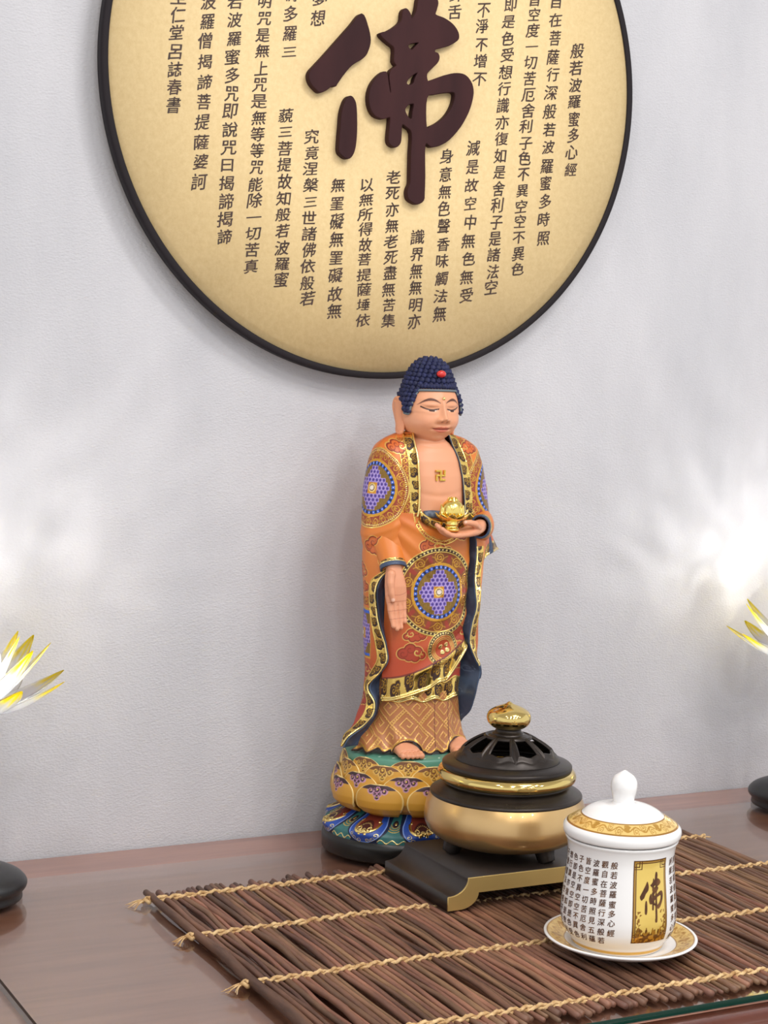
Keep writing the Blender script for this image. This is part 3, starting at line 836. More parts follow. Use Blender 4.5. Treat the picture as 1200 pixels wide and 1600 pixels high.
def lotus_lamp(x, y, rz, label):
    lp_ = empty('lotus_lamp', (x, y, GT), label, 'lamp', 'crystal lotus lamps flanking the statue', rz)
    for nm, me in (('lamp_base', basem), ('pole', polem), ('bulb', bulbm)):
        link(nm, me, None, lp_)
    for (row, me) in zip(ROWS, pet):
        for k in range(row[4]):
            o = link('petal', me, None, lp_, (0, 0, row[5]*0.001)); o.rotation_euler = (0, 0, 2*PI*k/row[4]+row[6])
    l = bpy.data.lights.new('lotus_glow', 'POINT'); l.energy = 0.62; l.color = (1, 0.97, 0.92); l.shadow_soft_size = 0.012
    l.use_nodes = True
    nt = l.node_tree; N = nt.nodes.new; L = nt.links.new
    em = nt.nodes['Emission']
    tcn = N('ShaderNodeTexCoord'); no = N('ShaderNodeTexNoise'); no.inputs['Scale'].default_value = 9.0; no.inputs['Detail'].default_value = 6; no.inputs['Roughness'].default_value = 0.65
    rp = N('ShaderNodeMapRange'); rp.inputs[1].default_value = 0.42; rp.inputs[2].default_value = 0.72; rp.inputs[3].default_value = 0.35; rp.inputs[4].default_value = 2.6
    L(tcn.outputs['Normal'], no.inputs['Vector']); L(no.outputs[0], rp.inputs[0]); L(rp.outputs[0], em.inputs['Strength'])
    lo = bpy.data.objects.new('lotus_glow', l); COL.objects.link(lo); lo.parent = lp_; lo.location = (0, 0, 0.236)
    return lp_
lotus_lamp(0.416, -0.130, 0.06, 'lit crystal lotus lamp with yellow petal tips left of the twig mat')
lotus_lamp(1.415, -0.115, 0.35, 'lit crystal lotus lamp with yellow petal tips right of the tea cup')

# ------------------------------------------------------------------ painted Buddha statue
BX, BY = 0.8967, -0.1058
bd = empty('buddha_statue', (BX, BY, GT+0.0001), 'painted standing Buddha statue in orange robe on a lotus base against the wall', 'statue')
bd.scale = (0.9887,)*3
SZ0 = 0.0                                       # statue heights are measured from the bottom of its plinth, mm
m_paint = painted('painted_wood', 0.4, 0.2)
m_skin = painted('painted_skin', 0.45, 0.2)

def rgb(*c): return lin(c)
ORANGE = rgb(214, 122, 48); ORANGE2 = rgb(196, 92, 44); RED = rgb(170, 66, 44); RUST = rgb(136, 52, 30)
OCHRE = rgb(204, 150, 58); DKB = rgb(58, 34, 24); PURP = rgb(108, 84, 172); PURPL = rgb(176, 156, 214); PURPD = rgb(66, 48, 122)
BLUE = rgb(48, 96, 205); BLUED = rgb(22, 30, 72); NAVY = rgb(54, 68, 92); TEAL = rgb(64, 124, 116)

class Paint:
    def __init__(self, shape, color, metal=0.0):
        self.c = np.zeros(shape+(4,)); self.c[..., :3] = color; self.c[..., 3] = metal
        self.h = np.zeros(shape)
    def put(self, mask, color, metal=0.0, h=0.0):
        m = np.clip(np.asarray(mask, float), 0, 1)[..., None]
        self.c[..., :3] = self.c[..., :3]*(1-m)+np.asarray(color)*m
        self.c[..., 3:] = self.c[..., 3:]*(1-m)+metal*m
        self.h += m[..., 0]*h
        return self
def line(d, w_, aa=0.25): return np.clip((w_-np.abs(d))/aa+0.5, 0, 1)
def fill(d, aa=0.25): return np.clip(d/aa+0.5, 0, 1)          # d > 0 inside
def spiral(x, y, cx, cy, pitch, rmax, turn=1.0, ph=0.0, duty=0.4):
    r = np.hypot(x-cx, y-cy); a = np.arctan2(y-cy, x-cx)*turn
    s = (r/pitch-a/(2*PI)+ph) % 1.0
    return (s < duty) & (r < rmax)
def border_gilt(pt, u, w_, mask, period=13.0, seed=1):
    """bright gilt trim with dark brown scroll clouds; u along, w_ 0..1 across"""
    k = np.floor(u/period); fu = (u/period-k)-0.5
    W = 11.0
    x = fu*period; y = (w_-0.5)*W
    off = np.where(k % 2 == 0, 1.6, -1.6)
    d = np.full(u.shape, 99.0)
    for (cx, cy, r) in ((-2.4, 0.6, 3.6), (1.9, 2.4, 2.9), (1.9, -1.8, 3.0), (-1.2, -3.2, 2.2)):
        d = np.minimum(d, np.hypot(x-cx, y-off-cy)-r)
    d = d+0.9*(vnoise(u*0.45+seed*7, w_*4+seed, seed)-0.5)
    pt.put(mask, GOLD, 1.0, 0.25)
    pt.put(mask & (d < 0), DKB, 0.1, -0.2)
    sp = np.zeros(u.shape, bool)
    for (cx, cy, t) in ((-2.0, 0.6, 1), (1.7, 2.0, -1), (1.4, -1.6, 1)):
        sp |= spiral(x, y-off, cx, cy, 1.9, 2.4, t, 0.2, 0.36)
    pt.put(mask & (d < -0.35) & sp, rgb(190, 146, 62), 0.9, 0.1)
def cloud(pt, x, y, cx, cy, s, flip=1, base=None, mask=True):
    X = (x-cx)/s*flip; Y = (y-cy)/s
    L_ = ((-1.0, 0.05, 0.62), (-0.25, 0.55, 0.66), (0.55, 0.25, 0.62), (1.15, -0.15, 0.42), (-0.35, -0.25, 0.55), (0.35, -0.4, 0.5))
    d = np.full(x.shape, 99.0)
    for a, b_, r in L_: d = np.minimum(d, np.hypot(X-a, Y-b_)-r)
    d = d*s
    m = mask & np.ones(x.shape, bool)
    pt.put(m*fill(-d), base if base is not None else rgb(202, 100, 44))
    pt.put(m*line(d+0.1, 0.62), rgb(128, 44, 26))
    pt.put(m*line(d-1.0, 0.28), GOLD, 0.7, 0.12)
    for a, b_, r in L_[:4]:
        q = spiral(X, Y, a, b_, 0.52, r*0.82, 1, 0.1, 0.24)
        pt.put(m & (d < -0.8) & q, rgb(136, 48, 26) if a < 0.3 else GOLD, 0.0 if a < 0.3 else 0.7)
def scrollband(pt, u, v, mask, per=9.0):
    """brown red band with gold curls; v 0..1"""
    pt.put(mask, rgb(146, 58, 34))
    k = np.floor(u/per); x = (u/per-k-0.5)*per; y = (v-0.5)*per*0.95
    t = np.where(k % 2 == 0, 1, -1)
    r = np.hypot(x, y*t); a = np.arctan2(y*t, x)
    pt.put(mask & (((r/2.4-a/(2*PI)) % 1 < 0.38) & (r < 4.0)), rgb(214, 160, 70), 0.8, 0.15)
    pt.put(mask & (np.abs(y-1.9*np.sin(u*2*PI/(2*per))) < 0.4), rgb(198, 140, 60), 0.7, 0.1)
def flowers(pt, x, y, R, mask, sx=1.0):
    """purple blossom clusters round a gilt jewel on a hatched brown ground"""
    rr_ = np.hypot(x, y); an = np.arctan2(y, x)
    hat = ((np.floor((x+y)/1.0)+np.floor((x-y)/1.0)) % 2 == 0)
    pt.put(mask, rgb(104, 78, 34), 0.35)
    pt.put(mask & hat, rgb(162, 126, 56), 0.6)
    lob = R*(0.68+0.26*np.cos(2*an)**2)
    inl = rr_ < lob
    px = R*0.20
    j = np.round(y/(px*0.86)); xo = np.where(j % 2 == 0, 0, 0.5)*px
    i = np.round((x-xo)/px)
    d = np.hypot(x-xo-i*px, y-j*px*0.86)
    ctr = np.hypot(xo+i*px, j*px*0.86) < R*(0.68+0.26*np.cos(2*np.arctan2(j*px*0.86, xo+i*px+1e-6))**2)
    pet_ = mask & ctr & (d < px*0.60)
    pt.put(pet_, PURP); pt.put(pet_ & (d > px*0.40), PURPL, 0.0, 0.15); pt.put(pet_ & (d < px*0.22), PURPD)
    q = R*0.24
    pt.put(mask & (np.maximum(np.abs(x), np.abs(y)) < q), rgb(218, 152, 52), 0.6, 0.3)
    pt.put(mask & (rr_ < q*0.8), GOLDB, 0.9, 0.3)
    pt.put(mask & (rr_ < q*0.58), rgb(110, 60, 28), 0.2)
    pt.put(mask & (rr_ < q*0.44), rgb(236, 226, 214), 0.2, 0.5)
def beadring(pt, rr_, an, r0, r1, n, ca, cb, cdot, mask, dot=0.42, metal=0.0):
    m = mask & (rr_ > r0) & (rr_ < r1)
    s = (an*n/(2*PI)) % 1.0
    pt.put(m, ca); pt.put(m & (s < 0.55), cb)
    rm = (r0+r1)/2; arc = (((s+0.22) % 1.0)-0.5)*2*PI*rm/n
    pt.put(m & (np.hypot(arc, rr_-rm) < dot*(r1-r0)*0.62), cdot, metal, 0.2)
def medallion(pt, x, y, R, mask=True, outer=True):
    """R = radius of the blue bead ring"""
    rr_ = np.hypot(x, y); an = np.arctan2(y, x)
    mask = np.ones(x.shape, bool) & mask
    if outer:
        Ro = R*1.72
        m = mask & (rr_ < Ro)
        pt.put(m, rgb(132, 70, 30), 0.15)
        k = 10
        s = (an*k/(2*PI)) % 1.0-0.5; arc = s*2*PI*R*1.36/k; ry = rr_-R*1.36
        q = ((np.hypot(arc, ry)/2.6-np.arctan2(ry, arc)*np.where(np.floor(an*k/(2*PI)) % 2 == 0, 1, -1)/(2*PI)) % 1 < 0.36) & (np.hypot(arc, ry) < 6.2)
        pt.put(m & q & (rr_ < R*1.58), rgb(216, 164, 70), 0.85, 0.2)
        pt.put(m & (np.abs(ry-R*0.10*np.cos(an*k)) < 0.5), rgb(200, 146, 58), 0.7, 0.1)
        pt.put(m & (np.abs(s) > 0.40) & (np.abs(ry) < R*0.15), rgb(150, 54, 32))
        beadring(pt, rr_, an, R*1.60, R*1.72, 64, DKB, DKB, GOLDB, mask, 0.5, 0.9)
        pt.put(mask*line(rr_-R*1.58, 0.5), GOLD, 0.9, 0.2); pt.put(mask*line(rr_-R*1.74, 0.6), GOLD, 0.9, 0.25)
    pt.put(mask & (rr_ < R*1.16), rgb(212, 156, 58), 0.65, 0.2)
    beadring(pt, rr_, an, R*0.92, R*1.05, 30, BLUED, BLUE, rgb(226, 230, 236), mask, 0.26)
    flowers(pt, x, y, R*0.92, mask & (rr_ < R*0.92))
def add_h(P, h, closed=False, k=1.0):
    return P+grid_normals(P, closed)*(h[..., None]*k)
def sgrid(name, P, pt, parent, closed=False, flip=False, m=None, relief=1.0):
    """P in statue mm (x, forward, up-from-wood) -> object"""
    Q = np.stack([P[..., 0], -P[..., 1], P[..., 2]-SZ0], -1)
    n = grid_normals(Q, closed)
    # outward = away from the statue's axis on average
    if (n[..., :2]*Q[..., :2]).sum() < 0: n = -n; flip = not flip
    if relief: Q = Q+n*(pt.h*relief)[..., None]
    return link(name, grid_mesh(name, Q, closed, flip, pt.c), m or m_paint, parent)

# ---------------- pedestal
ped = link('plinth', None, None) if False else None
OA, OB = 0.99, 0.845                           # the pedestal is a little wider than deep
def oval(r, an, z): return np.stack([r*OA*np.sin(an), r*OB*np.cos(an), z], -1)      # an = 0 is the front
n = 200
def oval_rev(name, prof, m, parent, pt=None, n=200):
    prof = np.asarray(prof, float)
    an = np.linspace(0, 2*PI, n, endpoint=False)
    A, Rr = np.meshgrid(an, prof[:, 0], indexing='ij'); Zq = np.broadcast_to(prof[:, 1], A.shape)
    P = oval(Rr, A, Zq)
    Q = np.stack([P[..., 0], -P[..., 1], P[..., 2]-SZ0], -1)
    me = grid_mesh(name, Q, True, colors=None if pt is None else pt.c)
    return link(name, fix_normals(me), m, parent)
m_plinth = mat('black_plinth', lin((22, 21, 20)), 0.3); add_bump(m_plinth, 40, 0.05)
oval_rev('plinth', [(0.3, 0.0), (97, 0.0), (99, 2), (99.5, 15), (98, 21.5), (95, 22.6), (0.3, 22.8)], m_plinth, bd)

# lower tier: blue, teal and red scrolled lappets
nA, nV = 1500, 150
an = np.linspace(0, 2*PI, nA, endpoint=False); v = np.linspace(0, 1, nV)
A, Vv = np.meshgrid(an, v, indexing='ij')
NM = 9
PH = math.radians(24)                           # front lappet just right of the viewer's axis
s = ((A-PH)*NM/(2*PI)+0.5) % 1.0-0.5            # -0.5..0.5 within one lappet
X = s*2*PI*86/NM; Y = Vv*34.0                   # mm on the sloping face, Y = 0 at the bottom
domeR = 21.5
hump = sm(0.30, 0.10, np.abs(s))
r = 97.5-0.5*Vv-31*sm(0.18, 1.0, Vv)+5.5*hump*np.sin(PI*np.clip(Vv*1.15, 0, 1))-3.0*sm(0.3, 0.5, np.abs(s))*np.sin(PI*Vv)
z = 21.5+27.5*Vv**0.86+1.5*hump*Vv
P = oval(r, A, z)
pt = Paint(A.shape, rgb(24, 34, 60))
# teal tongue between lappets
s2 = ((A-PH)*NM/(2*PI)) % 1.0-0.5
X2 = s2*2*PI*86/NM
tw = 6.5+8.5*sm(18, 2, Y)**1.6
pt.put(fill(tw-np.abs(X2)), rgb(50, 108, 106))
pt.put(line(np.abs(X2)-tw, 0.8), rgb(20, 30, 60))
pt.put(line(Y-2.2-1.6*np.cos(X2*0.55), 0.55)*(np.abs(X2) < tw), GOLDB, 0.9, 0.3)
for q in (12.5, 14.6, 16.6): pt.put(line(np.hypot(X2, (Y-22)*1.0)-(22-q), 0.35)*(Y < 20)*(np.abs(X2) < 6), GOLD, 0.9, 0.2)
pt.put((np.hypot(X2, Y-20.5) < 3.4), rgb(40, 22, 30)); pt.put((np.hypot(X2, Y-20.5) < 1.3), GOLDB, 0.9, 0.4)
# blue lappet with scrolls
dl = np.hypot(X*0.92, (Y-19)*1.0)-19.5
dl = np.where(Y > 19, np.abs(X)*0.92-19.5+0.25*(Y-19), dl)
pt.put(fill(-dl), rgb(38, 74, 160)); pt.put(line(dl+0.4, 0.7), rgb(120, 150, 214)); pt.put(line(dl-0.5, 0.5), rgb(16, 20, 50))
for (cx, cy, t) in ((-13.5, 8.5, 1), (-10, 4.2, -1), (-5, 2.2, 1), (5, 2.2, -1), (10, 4.2, 1), (13.5, 8.5, -1)):
    pt.put(spiral(X, Y, cx, cy, 2.3, 2.7, t, 0.1, 0.36) & (dl < -0.2), rgb(228, 212, 150), 0.6, 0.25)
# red dome with gilt ruyi rim
dr = np.hypot(X, (Y-21)*1.05)-12.6-1.6*np.cos(2.2*np.arctan2(Y-21, X)+PI/2*0)
dr = np.where(Y > 21, np.abs(X)-12.4+0.18*(Y-21), np.maximum(dr, -30))
notch = np.hypot(X, Y-9.5)-3.3
pt.put(fill(-dr), rgb(112, 44, 34)); 
pt.put(fill(-dr)*(np.hypot(X, Y-13.5) < 9.2), rgb(64, 26, 26))
pt.put(line(dr+0.8, 1.25)*(Y < 23), GOLDB, 1.0, 0.9)
pt.put(line(notch, 1.1)*(Y > 8.6)*(Y < 14.5), GOLDB, 1.0, 0.9)
for sgn in (-1, 1): pt.put(spiral(X*sgn, Y, 5.2, 14.2, 2.7, 3.3, -1, 0.15, 0.42) & (dr < -1), GOLDB, 1.0, 0.6)
aa_ = np.arctan2(Y-12.5, X)
pt.put((np.abs(np.hypot(X, Y-12.5)-7.6) < 0.55) & ((aa_*26/(2*PI)) % 1 < 0.5) & (Y > 12), GOLDB, 0.9, 0.3)
pt.put((np.hypot(X, Y-12.8) < 2.6) & (((np.hypot(X, Y-12.8)*1.1+aa_*5/PI) % 1) < 0.62), GOLDB, 1.0, 0.4)
pt.put(Vv > 0.93, rgb(40, 30, 46))
tier = sgrid('scroll_tier', P, pt, bd, True)
# lotus seat body and green top
lot = oval_rev('lotus_seat', smooth_prof([(0.3, 46), (55, 46), (64, 49), (72, 57), (76, 68), (75.5, 82), (73.5, 94), (73, 100)], 40), mat('dark_ochre', lin((150, 100, 38)), 0.45), bd)
prg = smooth_prof([(60, 92), (74.5, 94), (76.4, 98), (76.4, 103), (75, 107), (71, 108.2), (40, 108.4), (0.3, 108.5)], 60)
nA2 = 240
A2, R2 = np.meshgrid(np.linspace(0, 2*PI, nA2, endpoint=False), prg[:, 0], indexing='ij')
ptg = Paint(A2.shape, rgb(88, 142, 122))
xx, yy = R2*np.sin(A2), R2*np.cos(A2)
zq = np.broadcast_to(prg[:, 1], A2.shape)
for k in range(26):
    a = 2*PI*k/26
    ptg.put(np.clip(1.6-np.hypot(xx-70.5*math.sin(a), yy-70.5*math.cos(a)), 0, 1)*(zq > 100), rgb(216, 232, 214))
oval_rev('green_seat_top', prg, m_paint, lot, ptg, nA2)
def ped_petal(ang, z0_, z1_, R0, bulge, halfw, style, tilt=0.0):
    nu, nv = 56, 56
    u = np.linspace(-1, 1, nu); v = np.linspace(0, 1, nv)
    Uq, Vq = np.meshgrid(u, v, indexing='ij')
    wv = halfw*np.where(Vq < 0.5, 0.72+0.28*np.sin(PI*Vq), np.sqrt(np.clip(1-((Vq-0.5)/0.5)**2.3, 0, 1)))
    wv = np.maximum(wv, halfw*0.02)
    x = Uq*wv
    zc = z0_+(z1_-z0_)*Vq
    prof = np.interp(Vq, [0, 0.12, 0.3, 0.5, 0.75, 1.0], [R0-17, R0-8, R0-1.5, R0, R0, R0-0.6])
    rr_ = prof+bulge*np.cos(PI/2*np.clip(np.abs(Uq), 0, 1))**0.8*np.sin(PI*np.clip(0.18+Vq*0.74, 0, 1))
    P = oval(rr_, ang+x/R0, zc)
    pt = Paint(Uq.shape, rgb(206, 152, 58))
    pt.put(sm(0.6, 0.0, Vq), rgb(196, 138, 46))
    xm = x; ym = (1-Vq)*(z1_-z0_)
    if style == 'purple': g1, g2, edge = rgb(60, 36, 44), rgb(186, 130, 160), rgb(196, 150, 178)
    else: g1, g2, edge = rgb(118, 74, 40), rgb(222, 176, 84), rgb(226, 186, 104)
    d = np.minimum(np.minimum(np.hypot(xm, ym-5.0)-5.4, np.hypot(np.abs(xm)-8.0, ym-6.2)-4.2), np.hypot(xm, ym-13.0)-3.4)
    d = np.minimum(d, np.hypot(np.abs(xm)-2.5, ym-9.5)-3.0)
    d = np.minimum(d, np.where(ym < 5.5, np.abs(xm)-halfw*0.72, 99))
    pt.put(fill(-d-0.0), edge); pt.put(fill(-d-1.1), g1)
    sp = spiral(xm, ym, 0, 5.0, 2.9, 4.2, 1, 0.2, 0.42)
    for sg in (-1, 1): sp |= spiral(xm*sg, ym, 8.0, 6.6, 2.5, 3.0, 1, 0.2, 0.42) | spiral(xm*sg, ym, 2.3, 11.5, 2.2, 2.5, -1, 0.2, 0.4)
    pt.put(sp & (d < -0.9), g2, 0.1 if style == 'purple' else 0.4, 0.2)
    for (a, b_) in ((0, 5), (8, 6.6), (-8, 6.6), (0, 13)): pt.put(np.hypot(xm-a, ym-b_) < 0.75, rgb(232, 200, 90), 0.5, 0.2)
    ed = (np.abs(Uq) > 0.94) & (Vq > 0.2) | (Vq > 0.965)
    pt.put(ed, rgb(232, 204, 136), 0.15, 0.2)
    o = sgrid('petal', P, pt, lot, False)
    sf = o.modifiers.new('thick', 'SOLIDIFY'); sf.thickness = 0.003; sf.offset = -1
    return o
V0 = math.radians(-28.6)                          # towards the viewer's left
for k in range(9):
    a = V0+math.radians(-20+40*k)
    ped_petal(a, 45.5, 83, 89.0, 4.2, 29.5, 'purple')
    ped_petal(a+math.radians(20), 48, 92, 84.6, 3.6, 29.5, 'purple')
    ped_petal(a+math.radians(1), 66, 101.5, 80.6, 3.0, 26.0, 'gold')
    ped_petal(a+math.radians(21), 70, 107.0, 77.0, 2.6, 25.0, 'gold')

# ---------------- robe sections (x, forward) from the viewer's left front edge round the back to the right front edge
TAB = [
 (450, [(-19,11),(-22,7),(-24,2),(-25,-6),(-20,-16),(0,-20),(20,-16),(26,-6),(26,3),(21,12)]),
 (445, [(-21,17),(-28,12),(-36,6),(-41,-3),(-31,-17),(0,-23),(33,-17),(45,-3),(39,8),(22,15)]),
 (437, [(-22,23),(-32,18),(-46,13),(-54,-1),(-43,-19),(0,-27),(46,-19),(59,0),(50,15),(22.5,21)]),
 (425, [(-22,30),(-32,23),(-47,20),(-60,0),(-48,-22),(0,-31),(51,-21),(65,3),(54,21),(25,29)]),
 (405, [(-22,35),(-32,27),(-48,24),(-65,1),(-52,-23),(0,-33),(55,-22),(70,5),(58,25),(29,33)]),
 (385, [(-22,38),(-32,28),(-48,26),(-68,2),(-54,-23),(0,-34),(58,-22),(73,7),(60,28),(31.5,34.5)]),
 (362, [(-24,39),(-32,29),(-48,28),(-69,3),(-54,-23),(0,-34),(60,-20),(77,8),(62,29),(34,36)]),
 (342, [(-32,36),(-38,31),(-51,28),(-69,3),(-54,-23),(0,-34),(60,-20),(76,8),(64,27),(47,36)]),
 (322, [(-38,32),(-43,31),(-54,26),(-67,2),(-53,-22),(0,-34),(58,-21),(72,6),(64,24),(49,37)]),
 (308, [(-50,30),(-54,27),(-60,20),(-66,0),(-52,-22),(0,-33),(57,-22),(70,3),(64,21),(49,36)]),
 (296, [(-59,26),(-61,21),(-64,12),(-65,-1),(-52,-22),(0,-33),(56,-22),(69,2),(64,20),(49,35)]),
 (262, [(-60,23),(-62,18),(-64,9),(-64,-2),(-51,-21),(0,-32),(54,-21),(67,0),(64,19),(52,36)]),
 (244, [(-57,26),(-60,20),(-63,10),(-63,-2),(-50,-21),(0,-32),(54,-21),(66,0),(64,18),(48,35)]),
 (225, [(-51,28),(-57,21),(-61,10),(-61,-3),(-48,-20),(0,-31),(53,-20),(66,0),(64,17),(47,34)]),
 (207, [(-50,29),(-56,21),(-61,10),(-60,-3),(-47,-20),(0,-30),(53,-20),(66,1),(63,18),(54,36)]),
 (196, [(-54,23),(-58,18),(-61,8),(-60,-3),(-47,-20),(0,-30),(53,-20),(67,3),(66,22),(60,37)]),
 (180, [(-63,15),(-64,12),(-63,5),(-61,-4),(-47,-20),(0,-29),(52,-20),(64,4),(63,22),(58,36)]),
 (163, [(-58,22),(-61,17),(-64,8),(-63,-3),(-48,-19),(0,-28),(51,-19),(61,4),(59,22),(55,34)]),
 (149, [(-61,22),(-65,17),(-69,9),(-69,-2),(-50,-18),(0,-27),(49,-18),(58,4),(56,20),(52,30)]),
 (138, [(-70,19),(-73,15),(-75,9),(-74,0),(-53,-17),(0,-26),(47,-17),(55,3),(52,16),(46,22)]),
 (127, [(-86,17),(-87,14),(-87,10),(-84,3),(-56,-15),(0,-25),(45,-16),(52,3),(48,12),(42,18)]),
 (118, [(-91,15),(-91,12),(-90,9),(-86,3),(-57,-14),(0,-24),(44,-16),(51,3),(46,12),(40,17)]),
]
zs = np.array([t[0] for t in TAB][::-1], float); sec = np.array([t[1] for t in TAB][::-1], float)
m_ = (zs < 330) & (zs > 170); sec[m_, 8, 1] += 4.5; sec[m_, 9, 1] -= 0.5
def sections(z, nu_list):
    """control points at heights z -> smooth curves, samples per span given"""
    K = hermite(zs, sec, z)                                       # (nz,10,2)
    ext = np.concatenate([2*K[:, :1]-K[:, 1:2], K, 2*K[:, -1:]-K[:, -2:-1]], 1)
    out = []
    for i, m_ in enumerate(nu_list):
        t = np.linspace(0, 1, m_, endpoint=(i == len(nu_list)-1))
        p0, p1, p2, p3 = (ext[:, i+j][:, None, :] for j in range(4))
        t = t[None, :, None]
        out.append(0.5*((2*p1)+(-p0+p2)*t+(2*p0-5*p1+4*p2-p3)*t*t+(-p0+3*p1-3*p2+p3)*t**3))
    return np.concatenate(out, 1)                                 # (nz,nu,2)
ztop = 450.0
nz = 640
spans = [46, 56, 74, 60, 30, 30, 50, 56, 60]
nuT = sum(spans)
# the cloth ends lower at the viewer's left than at the right
fr_ = np.linspace(0, 1, nuT)
zbot = np.where(fr_ < 0.45, 117.5+14*sm(0.18, 0.45, fr_)*0, 131.5) 
zbot = 117.5+(132.0-117.5)*sm(0.40, 0.62, fr_)
tv = np.linspace(0, 1, nz)
tz_ = tv**1.0
Zrow = ztop-(ztop-117.5)*np.where(tz_ < 0.08, tz_*0.55, (tz_-0.08)/(0.92)*(1-0.044)+0.044)
XY = sections(Zrow, spans)
Zg = np.repeat(Zrow[:, None], nuT, 1)
# squeeze right-hand columns so they end at their own hem
sq = (ztop-zbot)/(ztop-117.5)
P = np.concatenate([XY, Zg[..., None]], -1)
for j in range(nuT):
    if sq[j] < 0.999:
        zz_ = ztop-(ztop-Zrow)*sq[j]
        P[:, j, 0] = np.interp(-zz_, -Zrow, XY[:, j, 0]); P[:, j, 1] = np.interp(-zz_, -Zrow, XY[:, j, 1]); P[:, j, 2] = zz_
x, f, z = P[..., 0], P[..., 1], P[..., 2]
arc = np.concatenate([np.zeros((nz, 1)), np.cumsum(np.hypot(np.diff(x, axis=1), np.diff(f, axis=1)), 1)], 1)
arcR = arc[:, -1:]-arc
left = np.arange(nuT)[None, :] < sum(spans[:4]) + 0*arc
left = np.broadcast_to(left, x.shape)
# folds: soft diagonal creases on the hanging sleeve and back
fold = 0.9*np.sin((x*0.9-z*0.42)*0.16)*sm(330, 300, z)*sm(8, 20, arc)*sm(8, 20, arcR)
fold += 1.1*np.exp(-((z-352-0.5*(x+46))/4.0)**2)*left*sm(6, 16, arc)*(x < -30)-0.9*np.exp(-((z-338-0.6*(x+46))/4.5)**2)*left*sm(6, 16, arc)*(x < -30)
pt = Paint(x.shape, ORANGE)
pt.put(sm(300, 150, z), RED); pt.put(sm(420, 446, z)*0.5, ORANGE2)
# arm medallions: angle round each upper arm
aL = np.arctan2(f-2, -(x+43)); uL = (aL-0.30)*25
aR = np.arctan2(f-3, (x-47)); uR = (aR-0.42)*27
for (u_, side, z0_) in ((uL, left, 391.0), (uR, ~left, 390.0)):
    front = side & (f > -16) & (z > 330)
    d = np.hypot(u_*0.98, z-z0_)
    pt.put(front & (d < 40) & (z > 346), rgb(200, 110, 44))
    bandm = front & (d > 30.2) & (d < 41.5)
    scrollband(pt, np.arctan2(z-z0_, u_)*36, (d-30.2)/11.3, bandm, 9.0)
    ang_ = np.arctan2(z-z0_, u_)
    pt.put(front*line(d-41.8, 0.6), GOLD, 0.9, 0.25)
    pt.put(front & (np.abs(d-39.6) < 0.8) & ((ang_*120/(2*PI)) % 1 < 0.5), GOLDB, 0.9, 0.25)
    medallion(pt, u_, z-z0_, 26.5, front & (d < 31), outer=False)
for (a_, side) in ((arc, left), (arcR, ~left)):
    m_ = side & (a_ > 11.5) & (a_ < 19.5) & (z > 366) & (z < 444) & (np.hypot((uL if side is left else uR)*0.98, z-(391 if side is left else 390)) > 42.2)
    scrollband(pt, z, (a_-11.5)/8.0, m_, 8.0)
    pt.put(side*line(a_-19.6, 0.5)*(z > 366)*(z < 446)*(np.hypot((uL if side is left else uR)*0.98, z-390) > 42.5), GOLD, 0.9, 0.2)
cloud(pt, x, z, -40, 434, 6.5, 1, None, left & (f > -8) & (z > 425)); cloud(pt, x, z, 44, 434, 6.5, -1, None, (~left) & (f > -8) & (z > 425))
# forearm: plain orange with clouds
for (cx, cz, s_, fl) in ((7.5, 329, 9.0, 1), (26, 316, 8.0, -1), (-15, 302, 8.0, 1)):
    cloud(pt, uL, z, cx, cz, s_, fl, mask=left & (f > -14) & (z < 346))
for (cx, cz, s_, fl) in ((4, 318, 8.0, 1),):
    cloud(pt, uR, z, cx, cz, s_, fl, mask=(~left) & (f > -14) & (z < 340))
# hanging sleeve side patch and clouds
sideL = left & (z < 292) & (f > -18)
us = f-2
pm = sideL & (np.abs(z-236) < 27) & (us < 9.5)
pt.put(pm, rgb(210, 160, 60), 0.5)
pm2 = sideL & (np.abs(z-236) < 24.5) & (us < 8.5)
flowers(pt, us+4, (z-236)*0.8, 19, pm2)
pt.put(sideL & (np.abs(np.abs(z-236)-22.8) < 1.5) & (us < 8.5), BLUE)
scrollband(pt, f*1.0+z*0.0, (z-266)/9, sideL & (np.abs(z-270.5) < 4.5), 7)
cloud(pt, us, z, -2, 196, 8, 1, rgb(160, 58, 40), sideL); cloud(pt, us, z, 2, 166, 7, -1, rgb(160, 58, 40), sideL)
cloud(pt, us, z, -2, 285, 6, -1, None, sideL)
# back of the robe: scattered clouds
backm = (f < -12)
for k, (cx, cz) in enumerate([(-30, 400), (10, 380), (35, 330), (-20, 330), (0, 280), (30, 240), (-30, 230), (5, 190)]):
    cloud(pt, x, z, cx, cz, 9, 1 if k % 2 else -1, None, backm)
# gilt borders along the two front edges
zc1 = 342
wL = np.where(z > 362, 11.5, 0.0)
wL = np.where(z <= 308, 4+8.5*sm(308, 292, z), wL)
mL = (arc < wL) & (z < 448)
border_gilt(pt, z+3*np.sin(z*0.05), arc/np.maximum(wL, 0.5), mL & (wL > 2.5), 13.5, 2)
pt.put((arc < 2.0) & (wL > 2.5), GOLDB, 1.0, 0.9)
pt.put((np.abs(arc-wL) < 0.8) & (wL > 2.5), GOLD, 1.0, 0.4)
wR = np.where(z > 352, 11.5, 12.0)
mR = (arcR < wR) & (z < 448) & ((z > 352) | ((z < 330) & (z > 186)))
border_gilt(pt, z+40, arcR/wR, mR, 13.5, 5)
pt.put((arcR < 2.0) & mR, GOLDB, 1.0, 0.9); pt.put((np.abs(arcR-wR) < 0.8) & mR, GOLD, 1.0, 0.4)
pt.put((arcR < 0.9) & (z > 352), NAVY)
pt.put((arcR < 14) & (z < 200) & (arcR >= 0), NAVY*0.9)
